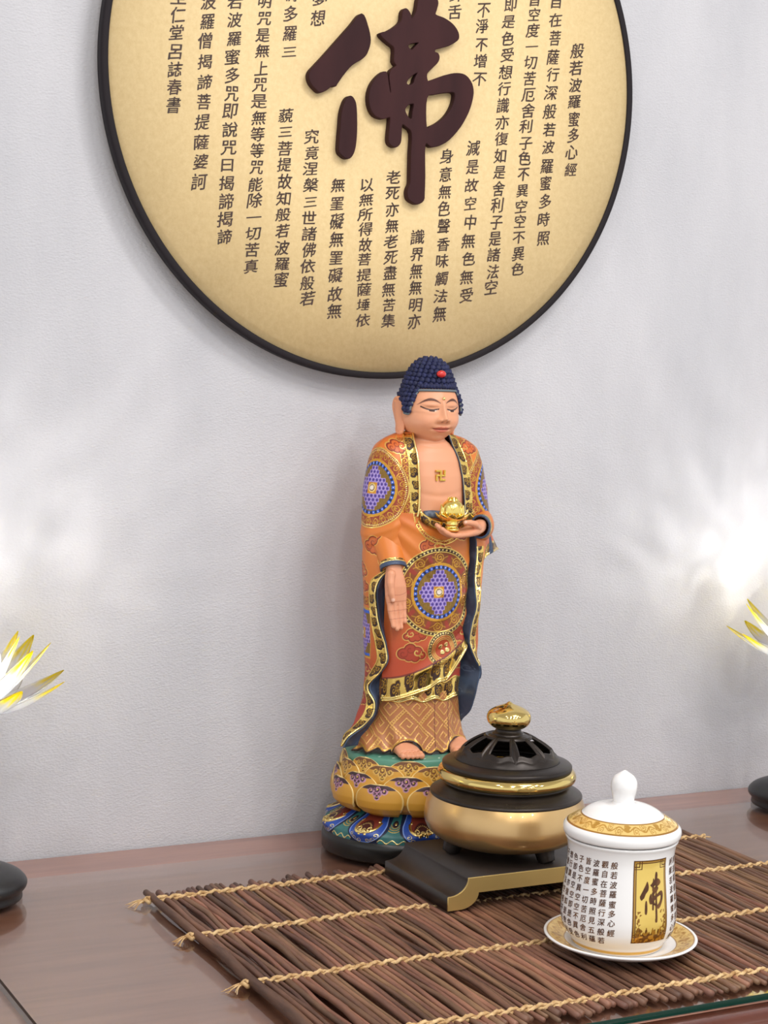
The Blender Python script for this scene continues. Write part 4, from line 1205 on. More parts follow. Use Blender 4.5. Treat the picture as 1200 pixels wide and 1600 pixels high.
# hem
pt.put((z-np.broadcast_to(zbot, z.shape) < 2.2) & left, GOLD, 0.9, 0.4)
pt.h = pt.h+fold+1.4*np.exp(-((np.minimum(arc, 30)-np.where(wL > 2.5, 1.2, -50))/1.6)**2)
# carve the front openings
robe = sgrid('outer_robe', np.swapaxes(P, 0, 1), (lambda q: (setattr(q, 'c', np.swapaxes(q.c, 0, 1)), setattr(q, 'h', q.h.T), q)[-1])(pt), bd)
sf = robe.modifiers.new('thick', 'SOLIDIFY'); sf.thickness = 0.0014; sf.offset = -1

# navy lining seen inside both front edges
def lining(name, side):
    zl = np.linspace(316 if side < 0 else 345, 116 if side < 0 else 131, 220)
    K = hermite(zs, sec, zl)
    E = K[:, 0] if side < 0 else K[:, -1]
    if side < 0:
        J = np.stack([np.interp(-zl, [-316, -200, -160, -150, -130, -116], [-38, -40, -42, -44, -55, -70]), np.interp(-zl, [-316, -160, -116], [20, 8, 8])], -1)
    else:
        J = np.stack([np.interp(-zl, [-345, -200, -131], [40, 40, 38]), np.interp(-zl, [-345, -131], [14, 0])], -1)
    t = np.linspace(0, 1, 26)
    Q = E[None]*(1-t[:, None, None])+J[None]*t[:, None, None]
    Q[..., 1] -= 2.5*np.sin(PI*t)[:, None]
    Pq = np.concatenate([Q, np.broadcast_to(zl[None, :, None], Q.shape[:2]+(1,))], -1)
    pt = Paint(Pq.shape[:2], NAVY)
    TT = np.broadcast_to(t[:, None]*18, Pq.shape[:2]); ZZ = Pq[..., 2]
    nzq = vnoise(TT*0.30+side*9, ZZ*0.10, 4)
    pt.put(sm(0.5, 0.75, nzq)*0.55, rgb(84, 102, 128))
    for k in range(7):
        pt.put(spiral(TT, ZZ, 7+(k % 2)*5, 300-k*26, 2.6, 4.2, 1 if k % 2 else -1, 0, 0.3)*0.6, rgb(108, 128, 152))
    o = sgrid(name, Pq, pt, bd, relief=0.0)
    sf = o.modifiers.new('thick', 'SOLIDIFY'); sf.thickness = 0.0012; sf.offset = 0
    return o
lining('robe_lining', -1); lining('robe_lining', 1)

# ---------------- inner robe (front wrap), two layers, and the brown skirt
ZI = np.array([366, 330, 285, 240, 200, 165, 150.])
SI = np.array([
 [(-50,16),(-40,30),(-22,37),(0,40),(22,38),(40,30),(50,16)],
 [(-50,18),(-41,32),(-22,40),(0,43),(22,41),(41,33),(50,18)],
 [(-51,20),(-42,33),(-22,41),(0,44),(22,41.5),(40,33),(47,19)],
 [(-51,20),(-42,33),(-22,41),(0,43.5),(22,41),(39,32),(46,19)],
 [(-51,20),(-42,32),(-22,40),(0,42.5),(22,40),(39,32),(46.5,20)],
 [(-51,19),(-42,31),(-22,39),(0,41.5),(22,39),(39,31),(46.5,20)],
 [(-51,18),(-42,30),(-22,38),(0,40.5),(22,38),(39,30),(46.5,19)]], float)
def front_surface(Zm, off=0.0):
    """Zm (nu,nv): heights; returns points on the wrapped front, u = column"""
    nu, nv = Zm.shape
    K = hermite(ZI[::-1], SI[::-1], Zm.reshape(-1))               # (N,7,2)
    ext = np.concatenate([2*K[:, :1]-K[:, 1:2], K, 2*K[:, -1:]-K[:, -2:-1]], 1)
    tt = np.repeat(np.linspace(0, 6-1e-6, nu), nv)
    i = tt.astype(int); t = (tt-i)[:, None]
    r_ = np.arange(len(tt))
    p0, p1, p2, p3 = (ext[r_, i+j] for j in range(4))
    q = 0.5*((2*p1)+(-p0+p2)*t+(2*p0-5*p1+4*p2-p3)*t*t+(-p0+3*p1-3*p2+p3)*t**3)
    q = q.reshape(nu, nv, 2)
    c = np.array([0, 0.0]); d = q-c
    q = c+d*(1+off/np.hypot(d[..., 0], d[..., 1]))[..., None]
    return np.concatenate([q, Zm[..., None]], -1)
XS = [-52, -27, -8, 2, 12, 22, 30, 38, 47, 52]
def zA(x): return hermite(XS, [165, 173, 180, 184, 187.5, 196, 206, 218, 232, 242], x)
def zBnd(x): return hermite(XS, [189, 196, 204, 209, 213, 219, 224, 229, 236, 242], x)
nu, nv = 230, 360
U0 = np.linspace(-1, 1, nu)
xcol = front_surface(np.full((nu, 1), 200.0))[:, 0, 0]
wav = 2.8*np.sin(xcol*0.21+0.5)*sm(-20, 6, xcol)
zb = zA(xcol)+wav
Zm = 366-(366-zb)[:, None]*np.linspace(0, 1, nv)[None, :]
P = front_surface(Zm)
x, f, z = P[..., 0], P[..., 1], P[..., 2]
pt = Paint(x.shape, ORANGE); pt.put(sm(300, 205, z), rgb(182, 74, 44)); pt.put(sm(345, 365, z)*0.4, ORANGE2)
# drapery: folds fan from the right hand side down to the left
fo = np.zeros(x.shape)
for (x0_, z0_, sl, wd, am) in ((30, 250, 0.62, 5, 1.8), (26, 232, 0.55, 4.5, -1.4), (30, 276, 0.75, 5, 1.0), (-12, 342, -0.55, 4, 1.4), (-22, 326, -0.9, 4, 1.3), (-30, 318, -1.2, 3.5, -1.2), (24, 216, 0.45, 4, 1.6), (28, 300, 0.9, 4, 0.8)):
    dd = (z-z0_-sl*(x-x0_))/math.sqrt(1+sl*sl)
    fo += am*np.exp(-(dd/wd)**2)*sm(60, 20, np.abs(x-x0_))
cloud(pt, x, z, -8, 331, 8.5, 1); cloud(pt, x, z, 8, 322, 7, -1); cloud(pt, x, z, -26, 217, 9, 1, rgb(164, 60, 38)); cloud(pt, x, z, -24, 237, 7.5, -1, rgb(176, 70, 40)); cloud(pt, x, z, 33, 236, 8, 1, rgb(164, 60, 38))
cloud(pt, x, z, 30, 344, 7, 1)
# collar pendant rings above the medallion
for r_ in (12.5, 16.0): pt.put(line(np.hypot(x-4, z-366)-r_-16, 0.6), GOLD, 0.9, 0.2)
scrollband(pt, np.arctan2(z-366, x-4)*30, (np.hypot(x-4, z-366)-28.5)/7.0, (np.hypot(x-4, z-366) > 29) & (np.hypot(x-4, z-366) < 31.6), 6)
arcx = np.cumsum(np.concatenate([np.zeros((1, nv)), np.hypot(np.diff(x, axis=0), np.diff(f, axis=0))]), 0)
mid = int(np.argmin(np.abs(xcol)))
um = arcx-arcx[mid:mid+1]
medallion(pt, um-1.0, z-283, 27.0)
# lower small medallion of three gold beads
u2, v2 = um-10, z-222
r2 = np.hypot(u2, v2)
pt.put(r2 < 19, rgb(176, 72, 40)); beadring(pt, r2, np.arctan2(v2, u2), 15.2, 18.6, 34, DKB, DKB, GOLDB, np.ones(x.shape, bool), 0.45, 0.9)
for q in (14.6, 19.0, 12.5, 10.6): pt.put(line(r2-q, 0.42), GOLD, 0.85, 0.25)
for (a, b_) in ((-3.6, 2.2), (3.6, 4.2), (-1.0, -3.8), (5, -1.6)): pt.put(np.hypot(u2-a, v2-b_) < 2.4, GOLDB, 1.0, 0.9)
bz = zBnd(x)
zbm = np.broadcast_to(zb[:, None], x.shape)
bw = np.clip((z-zbm)/np.maximum(bz-zbm, 1), 0, 1)
border_gilt(pt, arcx*1.0+5, bw, z < bz, 14.5, 7)
pt.put(line(z-bz, 0.9), rgb(112, 40, 26)); pt.put(z-zbm < 3.0, GOLDB, 1.0, 0.8)
ruf = 2.6*np.sin(xcol*0.21+0.5)[:, None]*sm(-20, 6, xcol)[:, None]*sm(22, 2, z-zbm)
pt.h = pt.h+fo+ruf
inner = sgrid('inner_robe', P, pt, bd)
def hem_trim(P, pt, parent, r):
    Q = np.stack([P[..., 0], -P[..., 1], P[..., 2]-SZ0], -1); n = grid_normals(Q)
    if (n[..., :2]*Q[..., :2]).sum() < 0: n = -n
    e = (Q+n*pt.h[..., None])[:, -1]
    e = e[4:-4:3]
    link('hem_trim', Geo().tube(e, r, 9).mesh('hem_trim'), m_trim, parent)
m_trim = mat('gilt_trim', GOLDB, 0.2, 1.0); add_bump(m_trim, 80, 0.08, 0.0004)
hem_trim(P, pt, inner, 1.5)
sf = inner.modifiers.new('thick', 'SOLIDIFY'); sf.thickness = 0.0016; sf.offset = -1
# under layer
zb2 = 167+2.2*np.sin(xcol*0.23+1.0)+3.0*sm(20, 48, xcol)
Zm = 250-(250-zb2)[:, None]*np.linspace(0, 1, 160)[None, :]
P = front_surface(Zm, -2.6); x, f, z = P[..., 0], P[..., 1], P[..., 2]
pt = Paint(x.shape, rgb(160, 58, 40)); cloud(pt, x, z, 36, 205, 7, 1, rgb(150, 50, 36))
zbm = np.broadcast_to(zb2[:, None], x.shape)
arcx = np.cumsum(np.concatenate([np.zeros((1, 160)), np.hypot(np.diff(x, axis=0), np.diff(f, axis=0))]), 0)
border_gilt(pt, arcx+11, (z-zbm)/20.0, z-zbm < 20, 13.5, 9)
pt.put(z-zbm < 2.6, GOLDB, 1.0, 0.8); pt.put(line(z-zbm-20, 0.8), GOLD, 0.9, 0.3)
pt.h = pt.h+2.0*np.sin(xcol*0.23+1.0)[:, None]*sm(20, 2, z-zbm)
o = sgrid('under_robe', P, pt, bd); hem_trim(P, pt, o, 1.4); sf = o.modifiers.new('thick', 'SOLIDIFY'); sf.thickness = 0.0014; sf.offset = -1
# skirt
ZK = np.array([196, 160, 140, 124, 110.])
SK = np.array([
 [(-49,8),(-47,18),(-38,29),(-18,36),(0,37.5),(18,36),(34,28),(44,17),(46,6)],
 [(-50,8),(-48,18),(-38,30),(-18,37.5),(0,39),(18,37.5),(34,29),(44,18),(46,6)],
 [(-56,8),(-52,19),(-40,32),(-19,40),(0,41.5),(19,40),(35,31),(46,19),(48,6)],
 [(-68,8),(-61,20),(-44,36),(-21,44),(0,45.5),(21,44),(38,35),(50,22),(53,6)],
 [(-80,10),(-71,24),(-49,40),(-23,49),(0,50),(24,49),(42,40),(55,27),(59,8)]], float)
nu, nv = 300, 170
FEET = ((-31, 17.0, 14.5), (32.5, 17.0, 14.5))
K0 = SK[-1]
def skirt(Zm):
    K = hermite(ZK[::-1], SK[::-1], Zm.reshape(-1))
    ext = np.concatenate([2*K[:, :1]-K[:, 1:2], K, 2*K[:, -1:]-K[:, -2:-1]], 1)
    tt = np.repeat(np.linspace(0, 8-1e-6, Zm.shape[0]), Zm.shape[1]); i = tt.astype(int); t = (tt-i)[:, None]; r_ = np.arange(len(tt))
    p0, p1, p2, p3 = (ext[r_, i+j] for j in range(4))
    q = 0.5*((2*p1)+(-p0+p2)*t+(2*p0-5*p1+4*p2-p3)*t*t+(-p0+3*p1-3*p2+p3)*t**3)
    return np.concatenate([q.reshape(Zm.shape+(2,)), Zm[..., None]], -1)
xh = skirt(np.full((nu, 1), 112.0))[:, 0, 0]
hem = 110.5+1.4*(1+np.sin(xh*0.42+0.6))*sm(70, 50, np.abs(xh+4))
hem = hem+2.4*(1+np.sin(xh*0.5+1.0))*(xh < -48)
for (cx, hw_, hh_) in FEET: hem = np.maximum(hem, 109.5+hh_*np.sqrt(np.clip(1-((xh-cx)/hw_)**2, 0, 1)))
Zm = 196-(196-hem)[:, None]*np.linspace(0, 1, nv)[None, :]
P = skirt(Zm); x, f, z = P[..., 0], P[..., 1], P[..., 2]
pt = Paint(x.shape, rgb(172, 110, 66))
uu = np.cumsum(np.concatenate([np.zeros((1, nv)), np.hypot(np.diff(x, axis=0), np.diff(f, axis=0))]), 0)
# interlocking key fret turned 45 degrees
def fret(u, v, c):
    a = (u+v)/math.sqrt(2)/c; b_ = (v-u)/math.sqrt(2)/c
    i = np.floor(a); j = np.floor(b_); fa = a-i; fb = b_-j
    KEY = np.array([[1,1,1,1,1,1,1,1],
                    [0,0,0,0,0,0,0,1],
                    [1,1,1,1,1,1,0,1],
                    [1,0,0,0,0,1,0,1],
                    [1,0,1,1,0,1,0,1],
                    [1,0,1,0,0,1,0,1],
                    [1,0,1,1,1,1,0,1],
                    [1,0,0,0,0,0,0,1]], bool)
    odd = (i+j) % 2 == 1
    ga, gb = np.where(odd, fb, fa), np.where(odd, 1-fa, fb)
    ki = np.clip((ga*8).astype(int), 0, 7); kj = np.clip((gb*8).astype(int), 0, 7)
    la, lb = ga*8-ki-0.5, gb*8-kj-0.5
    K = np.pad(KEY, 1); K[0, :] = KEY[0, 0]; K[:, 9] = True; K[9, 1:8] = False; K[9, 8] = True; K[1, 0] = True
    at = K[ki+1, kj+1]
    w_ = 0.20
    on = (np.abs(la) < w_) & (np.abs(lb) < w_)
    on |= (np.abs(lb) < w_) & (la > 0) & K[ki+2, kj+1]
    on |= (np.abs(lb) < w_) & (la < 0) & K[ki, kj+1]
    on |= (np.abs(la) < w_) & (lb > 0) & K[ki+1, kj+2]
    on |= (np.abs(la) < w_) & (lb < 0) & K[ki+1, kj]
    return at & on
uw = uu-uu[nu//2:nu//2+1]
fr1 = fret(uw, z, 22.0)
pt.put(fr1*0.95, rgb(222, 172, 96), 0.5, 0.3)
hz_ = np.broadcast_to(hem[:, None], z.shape)
pt.put(z-hz_ < 1.3, rgb(64, 34, 26))
pt.put((z-hz_ > 1.3) & (z-hz_ < 3.0), rgb(206, 156, 74), 0.5)
for xc in (3, 20.5): pt.put(line(x-xc-0.06*(z-150), 0.45)*(z < 175), rgb(110, 56, 38))
fo = 1.3*np.sin(x*0.30+1.2)*sm(176, 120, z)+(1.6*np.sin(x*0.45+0.4)*sm(150, 112, z))*(x < -38)
for (cx, hw_, hh_) in FEET: fo = fo+1.6*np.exp(-((np.hypot((x-cx)/hw_, (z-109.5)/hh_)-1.05)/0.16)**2)*(z < 130)
pt.h = pt.h+fo
o = sgrid('skirt', P, pt, bd); sf = o.modifiers.new('thick', 'SOLIDIFY'); sf.thickness = 0.0022; sf.offset = -1

# ---------------- the figure's body: chest, neck and head as one continuous skin
def S2(p):                                       # statue mm (x, forward, up) -> local metres
    return (p[0]*0.001, -p[1]*0.001, (p[2]-SZ0)*0.001)
def stube(path, rad, nseg=14, flat=None, g=None):
    g = g or Geo()
    return g.tube([(p[0], -p[1], p[2]-SZ0) for p in path], rad, nseg, True, flat)
HX, HF, HZ = 1.0, 6.0, 472.0                      # head centre
nu, nv = 240, 240
lon = np.linspace(0, 2*PI, nu, endpoint=False); lat = np.linspace(-PI/2, PI/2, nv)
LO, LA = np.meshgrid(lon, lat, indexing='ij')     # lon 0 = front
dx = np.sin(LO)*np.cos(LA); df = np.cos(LO)*np.cos(LA); dz = np.sin(LA)
ax_ = np.where(dz < 0, 31.0-1.5*dz**2*0, 32.0)
P = np.stack([dx*ax_, df*np.where(df > 0, 32.0, 31.0), dz*np.where(dz < 0, 35.0, 42.0)], -1)
# jaw: full cheeks, rounded chin
low = np.clip(-P[..., 2]/35.0, 0, 1)
P[..., 0] *= 1+0.06*np.sin(PI*np.clip(low*1.25, 0, 1))-0.22*low**2.6
P[..., 1] = np.where(P[..., 1] > 0, P[..., 1]*(1+0.10*np.sin(PI*np.clip(low*1.1, 0, 1))), P[..., 1])
hx, hz = P[..., 0], P[..., 2]+HZ
fr = np.clip(df*1.6, 0, 1)
def gs(x0, z0, sx, sz): return np.exp(-((hx-x0)/sx)**2-((hz-z0)/sz)**2)*fr
ff = P[..., 1]
ff = ff-2.0*(gs(-13.0, 477.5, 8.5, 4.2)+gs(13.0, 477.5, 8.5, 4.2))          # sockets
ff = ff+2.3*(gs(-13.5, 479.6, 7.5, 2.6)+gs(13.5, 479.6, 7.5, 2.6))      # heavy upper lids
ff = ff+1.2*(gs(-14, 472.2, 8, 2.2)+gs(14, 472.2, 8, 2.2))
ff = ff+1.0*(gs(-13, 485.5, 9, 1.9)+gs(13, 485.5, 9, 1.9))              # brow ridge
ff = ff+2.8*gs(0, 481, 2.8, 7)+5.0*gs(0, 471, 3.4, 6.5)+5.6*gs(0, 465.2, 4.4, 3.4)   # nose
ff = ff+4.2*(gs(-5.6, 464.2, 2.3, 2.5)+gs(5.6, 464.2, 2.3, 2.5))        # wings
ff = ff-1.3*gs(0, 460.2, 7.5, 1.3)
ff = ff+2.4*gs(0, 456.6, 7.5, 1.7)+2.4*gs(0, 452.2, 6.0, 1.9)-1.9*gs(0, 454.5, 8.5, 0.8)    # lips
ff = ff-1.1*(gs(-10.6, 455.0, 1.8, 1.7)+gs(10.6, 455.0, 1.8, 1.7))
ff = ff-1.1*gs(0, 448.0, 7, 1.8)+2.4*gs(0, 442.5, 8, 4.0)                 # chin
ff = ff+1.8*(gs(-19, 461, 8, 9)+gs(19, 461, 8, 9))                      # cheeks
P[..., 1] = ff
head = np.stack([P[..., 0]+HX, P[..., 1]+HF, P[..., 2]+HZ], -1)
# chest and neck
nzc = 150
zc = np.linspace(348, 456, nzc)
ta = np.linspace(0, 2*PI, 160, endpoint=False)
wx = np.interp(zc, [348, 365, 385, 405, 420, 430, 437, 443, 448, 456], [42, 42, 43, 45, 44, 38, 28, 20.5, 18, 17.5])
fd = np.interp(zc, [348, 365, 385, 405, 420, 430, 437, 443, 448, 456], [38.5, 39.0, 38.0, 36, 33, 29.5, 26, 22.5, 20.5, 20])
bd_ = np.interp(zc, [348, 420, 437, 456], [20, 20, 15, 13])
TA, ZC = np.meshgrid(ta, zc, indexing='ij')
cs, sn = np.cos(TA), np.sin(TA)
fx = np.sign(sn)*np.abs(sn)**0.9*wx+1.0
fy = np.where(cs > 0, np.abs(cs)**np.where(sn > 0, np.interp(ZC, [425, 445], [0.62, 1.0]), 1.15)*fd, cs*bd_)
chest = np.stack([fx, fy+2*(ZC > 440)*0, ZC], -1)
c1 = np.exp(-((chest[..., 0]-1)/26)**2)*(cs > 0)
chest[..., 1] += (1.3*np.exp(-((ZC-398)/16)**2)*(1-np.exp(-((chest[..., 0]-1)/7)**2))*c1 - 0.9*np.exp(-((ZC-384-0.006*(chest[..., 0]-1)**2)/3.0)**2)*c1
                  - 0.8*np.exp(-((ZC-441)/1.1)**2)*(cs > 0)-0.7*np.exp(-((ZC-435.5-0.004*chest[..., 0]**2)/1.1)**2)*(cs > 0)*c1)
def cap_faces(nu, nv, base):
    return [tuple(base+i*nv for i in range(nu)), tuple(base+i*nv+nv-1 for i in range(nu))[::-1]]
V = np.concatenate([head.reshape(-1, 3), chest.reshape(-1, 3)])
V = np.stack([V[:, 0], -V[:, 1], V[:, 2]-SZ0], -1)*0.001
F = [tuple(q) for q in grid_faces(nu, nv, True)]+[tuple(q) for q in grid_faces(160, nzc, True, base=nu*nv)]
cf = cap_faces(160, nzc, nu*nv)
F += cf
me0 = fix_normals(raw_mesh('body', V, F))
body = remeshed(me0, 0.00062, 2, 'body')
v = verts_of(body)*1000
x, f, z = v[:, 0]-HX, -v[:, 1], v[:, 2]+SZ0
pt = Paint(x.shape, rgb(224, 158, 120))
front = f > 8
def blend(mask, c): pt.put(mask, c)
cheek = (np.exp(-((np.abs(x)-18)/9)**2-((z-459)/8)**2)*front)*0.35
blend(cheek, rgb(226, 150, 118))
# brows: thin high arcs
for sg in (-1, 1):
    t = np.clip((sg*x-3.5)/21.0, 0, 1)
    zb_ = 480.2+6.0*np.sin(PI*np.clip(t*0.86+0.10, 0, 1))-1.0*t
    wdt = 1.25*np.sin(PI*np.clip(t*0.9+0.08, 0, 1))+0.12
    blend(line(z-zb_, wdt, 0.5)*front*((sg*x) > 3.3)*((sg*x) < 25)*0.95, rgb(78, 38, 26))
    t = np.clip((sg*x-5.0)/17.0, 0, 1)
    ze = 475.8-1.2*np.sin(PI*t)+2.2*t**3
    inx = ((sg*x) > 4.8)*((sg*x) < 22.5)*front
    blend(line(z-ze-2.6-0.9*np.sin(PI*t), 0.32, 0.4)*inx*0.45, rgb(170, 104, 76))
    dn = ze-z                                                        # below the lid line
    eye = (dn > 0)*(dn < 2.0*np.sin(PI*np.clip(t*1.25, 0, 1)))*inx
    blend(eye, rgb(232, 214, 200))
    blend(eye*(np.abs(t-0.42) < 0.17), rgb(60, 34, 24))
    blend(line(z-ze, 0.8, 0.4)*inx, rgb(54, 26, 20))
# lips
tl = np.clip(np.abs(x)/9.6, 0, 1)
upl = (z > 454.6+0.9*tl**2)*(z < 457.6-0.9*np.exp(-(x/1.6)**2)-2.1*tl**1.8)
lol = (z <= 454.6+0.9*tl**2)*(z > 451.0+3.6*tl**2.2)
lipm = (upl | lol)*front*(np.abs(x) < 9.4)
blend(lipm*0.8, rgb(206, 104, 86))
blend(line(z-454.5-0.9*tl**2, 0.42, 0.3)*front*(np.abs(x) < 10.4), rgb(120, 50, 42))
blend((np.hypot(np.abs(x)-2.9, (z-462.2)*1.3) < 1.1)*front*0.6, rgb(130, 66, 50))
# grey blue hairline edging
def hairline(x, f):
    """height of the front hair edge over the face, sides come down in front of the ears"""
    return 496.0-0.0035*x**2-np.clip(np.abs(x)-25.5, 0, 99)*5.2
set_colors(body, pt.c)
o = link('body', body, m_skin, bd); o['label'] = 'bare face, neck and chest'

# ---------------- hair: snail curls over a cap, with the red jewel
CURL = mat('indigo_curls', lin((34, 40, 84)), 0.7)
ramp_noise(CURL, lin((22, 26, 58)), lin((33, 39, 84)), 220.0)
m_hairedge = mat('grey_hair_edge', lin((104, 116, 122)), 0.6); add_bump(m_hairedge, 200, 0.1)
def hair_pt(lo, la, off=0.0):
    ddx, ddf, ddz = math.sin(lo)*math.cos(la), math.cos(lo)*math.cos(la), math.sin(la)
    a, bb, c = 34.4+off, 34.6+off, 40.0+off
    x, f, z = HX+ddx*a, HF-1.0+ddf*bb, HZ+ddz*c
    # the crown's raised mound
    rho = math.hypot((x-HX)/28.5, (f-HF+2)/28.5)
    if ddz > 0 and rho < 1: z += 16.0*(1-rho**3.6)
    return x, f, z
def hair_low(lo):
    """lowest latitude of the hair for a direction"""
    c = math.cos(lo)
    return float(np.interp(c, [-1, -0.62, -0.30, 0.16, 0.24, 0.42, 0.56, 0.62, 1], [-0.12, 0.0, 0.26, 0.30, 0.02, 0.0, 0.53, 0.665, 0.68]))
NL, NT_ = 120, 60
capP = np.zeros((NL, NT_, 3))
for i in range(NL):
    lo = 2*PI*i/NL; l0 = hair_low(lo)
    for j in range(NT_):
        la = l0+(PI/2-l0)*j/(NT_-1)
        capP[i, j] = hair_pt(lo, la, -0.6)
Q = np.stack([capP[..., 0], -capP[..., 1], capP[..., 2]-SZ0], -1)
capm = fix_normals(grid_mesh('hair', Q, True))
g = Geo()
row = 0
la = 1.53
rc = random.Random(4)
while la > -0.36:
    z_here = hair_pt(0, la)[2]
    ring_r = max(0.5, 33.5*math.cos(la))
    cnt = max(1, int(2*PI*ring_r/5.5))
    for k in range(cnt):
        lo = 2*PI*(k+0.5*(row % 2))/cnt
        if la < hair_low(lo)-0.005: continue
        x, f, zc_ = hair_pt(lo, la)
        g.ball((x, -f, zc_-SZ0), 3.15*rc.uniform(0.9, 1.1), 9, 6, (1, 1, 1))
        # little tip of the curl
        nx, ny, nz_ = math.sin(lo)*math.cos(la), math.cos(lo)*math.cos(la), math.sin(la)
        g.ball((x+nx*2.5, -(f+ny*2.5), zc_+nz_*2.5-SZ0), 1.35, 6, 4)
    # step so that the rows keep their spacing over the mound as well
    st_ = 0.004
    while True:
        if max(math.dist(hair_pt(q, la), hair_pt(q, la-st_)) for q in (0.6, 0.0, 2.2, -1.4, -2.4)) > 4.9 or st_ > 0.4: break
        st_ += 0.004
    la -= st_; row += 1
for lo in np.linspace(-1.5, 1.5, 26):                    # one row follows the hairline itself
    x, f, zc_ = hair_pt(lo, hair_low(lo)+0.015)
    g.ball((x, -f, zc_-SZ0), 2.9, 9, 6)
bmh = bmesh.new(); bmh.from_mesh(capm)
gm = g.mesh('c'); bmh.from_mesh(gm); bmh.to_mesh(capm); bmh.free()
capm.polygons.foreach_set('use_smooth', np.ones(len(capm.polygons), bool))
hair = link('hair', capm, CURL, bd); hair['label'] = 'dark blue snail curls'
# grey edge along the hairline
ed = []
for lo in np.linspace(-1.42, 1.42, 90):
    ed.append(hair_pt(lo, hair_low(lo)-0.062, 0.2))
link('hair_edge', stube([(a, b_+0.3, c) for a, b_, c in ed], 1.3, 8).mesh('hair_edge'), m_hairedge, hair)
jx, jf, jz = hair_pt(0.0, 0.80, 1.5)
mj = mat('red_jewel', lin((206, 40, 36)), 0.15, Coat_Weight=0.6)
add_bump(mj, 20, 0.02)
link('jewel', Geo().ball((jx, -jf-0.6, 512.5-SZ0), 5.4, 24, 14, (1.0, 0.75, 0.72)).mesh('jewel'), mj, hair)
m_gilt = mat('gilding', lin((232, 194, 92)), 0.16, 1.0); add_bump(m_gilt, 90, 0.06, 0.0004)
link('brow_dot', Geo().ball((HX, -(HF+32.4), 487-SZ0), 1.7, 14, 10).mesh('brow_dot'), mat('pale_gold', lin((240, 220, 150)), 0.25, 0.7), bd)

# ears with long lobes
for sg in (-1, 1):
    g = Geo()
    ex = HX+sg*31.2
    outer_ = [(ex+sg*0.5, 3, 471), (ex+sg*2.2, 5, 480), (ex+sg*2.6, 1.5, 485), (ex+sg*3.0, -4, 484), (ex+sg*3.0, -6.5, 476), (ex+sg*2.0, -4.5, 466), (ex+sg*1.5, -2.0, 458), (ex+sg*1.2, -1.5, 452), (ex+sg*0.8, 0.5, 448.5), (ex+sg*0.2, 3.5, 450), (ex-sg*0.6, 4.5, 457), (ex-sg*0.5, 4.0, 466)]
    lp_ = np.array(outer_+outer_[:1])
    t = np.linspace(0, len(outer_), 60)
    path = hermite(np.arange(len(outer_)+1), lp_, t)
    stube(path, 2.2+0.5*np.sin(t), 8, None, g)
    # fleshy shell
    ctr = [(ex, -0.8, 482.5), (ex-sg*0.6, -1, 472), (ex, 0.5, 462), (ex+sg*0.3, 1.2, 455), (ex+sg*0.2, 1.5, 450.5)]
    stube(hermite(np.arange(5), np.array(ctr), np.linspace(0, 4, 20)), np.interp(np.linspace(0, 1, 20), [0, .4, .7, 1], [6.2, 5.6, 4.4, 3.2]), 12, 0.55 if False else None, g)
    me = remeshed(g.mesh('e'), 0.0006, 6, 'ear')
    vv_ = verts_of(me); cxm = (ex)*0.001
    vv_[:, 0] = cxm+(vv_[:, 0]-cxm)*0.95+sg*(0.18*vv_[:, 1]); vv_[:, 1] *= 1.1
    me.vertices.foreach_set('co', vv_.ravel())
    pe = Paint((len(vv_),), rgb(222, 152, 114)); set_colors(me, pe.c)
    link('ear', me, m_skin, bd)

# chest emblem
def bar(g, x0, x1, z0, z1, fm):
    g.box(x0, x1, -fm-1.2, -fm+2.0, z0-SZ0, z1-SZ0)
g = Geo(); s_ = 2.85; t_ = 0.95; cx, cz, fm = 1.0, 406.0, 37.2
bar(g, cx-t_, cx+t_, cz-2*s_, cz+2*s_, fm); bar(g, cx-2*s_, cx-t_, cz-t_, cz+t_, fm); bar(g, cx+t_, cx+2*s_, cz-t_, cz+t_, fm)
bar(g, cx-2*s_, cx-t_, cz+2*s_-2*t_, cz+2*s_, fm); bar(g, cx+t_, cx+2*s_, cz-2*s_, cz-2*s_+2*t_, fm)
bar(g, cx+2*s_-2*t_, cx+2*s_, cz+t_, cz+2*s_, fm); bar(g, cx-2*s_, cx-2*s_+2*t_, cz-2*s_, cz-t_, fm)
o = link('chest_emblem', bevel_mesh(g.mesh('chest_emblem', 0.001, False), 0.00025, 2), m_gilt, bd); o['label'] = 'raised gold Buddhist emblem on the chest'

# belt above the wrap
t = np.linspace(0, 1, 60)
belt = [(-17+48*q, 37.0+3.0*math.sin(PI*q), 364.5+0.8*math.sin(9*q)) for q in t]
m_belt = mat('slate_cloth', lin((92, 102, 118)), 0.6); ramp_noise(m_belt, lin((78, 88, 106)), lin((112, 122, 138)), 260.0, lo=0.4, hi=0.6)
link('belt', stube(belt, 4.2, 12).mesh('belt'), m_belt, bd)
# lower edge of the neckline: gilt brown band dipping between the two collars
tq = np.linspace(0, 1, 90); wq = np.linspace(0, 1, 14)
TT, WW = np.meshgrid(tq, wq, indexing='ij')
xb = -23.5+58*TT; zb_ = 371-13.0*np.sin(PI*np.clip(TT, 0, 1))**0.6-9.5*WW
fb = np.interp(xb, [-30, -22, 0, 22, 36], [35, 39.0, 43.5, 41.5, 38.0])+1.6*np.sin(PI*WW)+1.6
pt = Paint(TT.shape, DKB)
border_gilt(pt, TT*66, WW, np.ones(TT.shape, bool), 12.5, 11)
pt.put(WW < 0.2, GOLDB, 1.0, 0.5)
o = sgrid('neckline_band', np.stack([xb, fb, zb_], -1), pt, bd, relief=1.0)
sf = o.modifiers.new('thick', 'SOLIDIFY'); sf.thickness = 0.003; sf.offset = -1

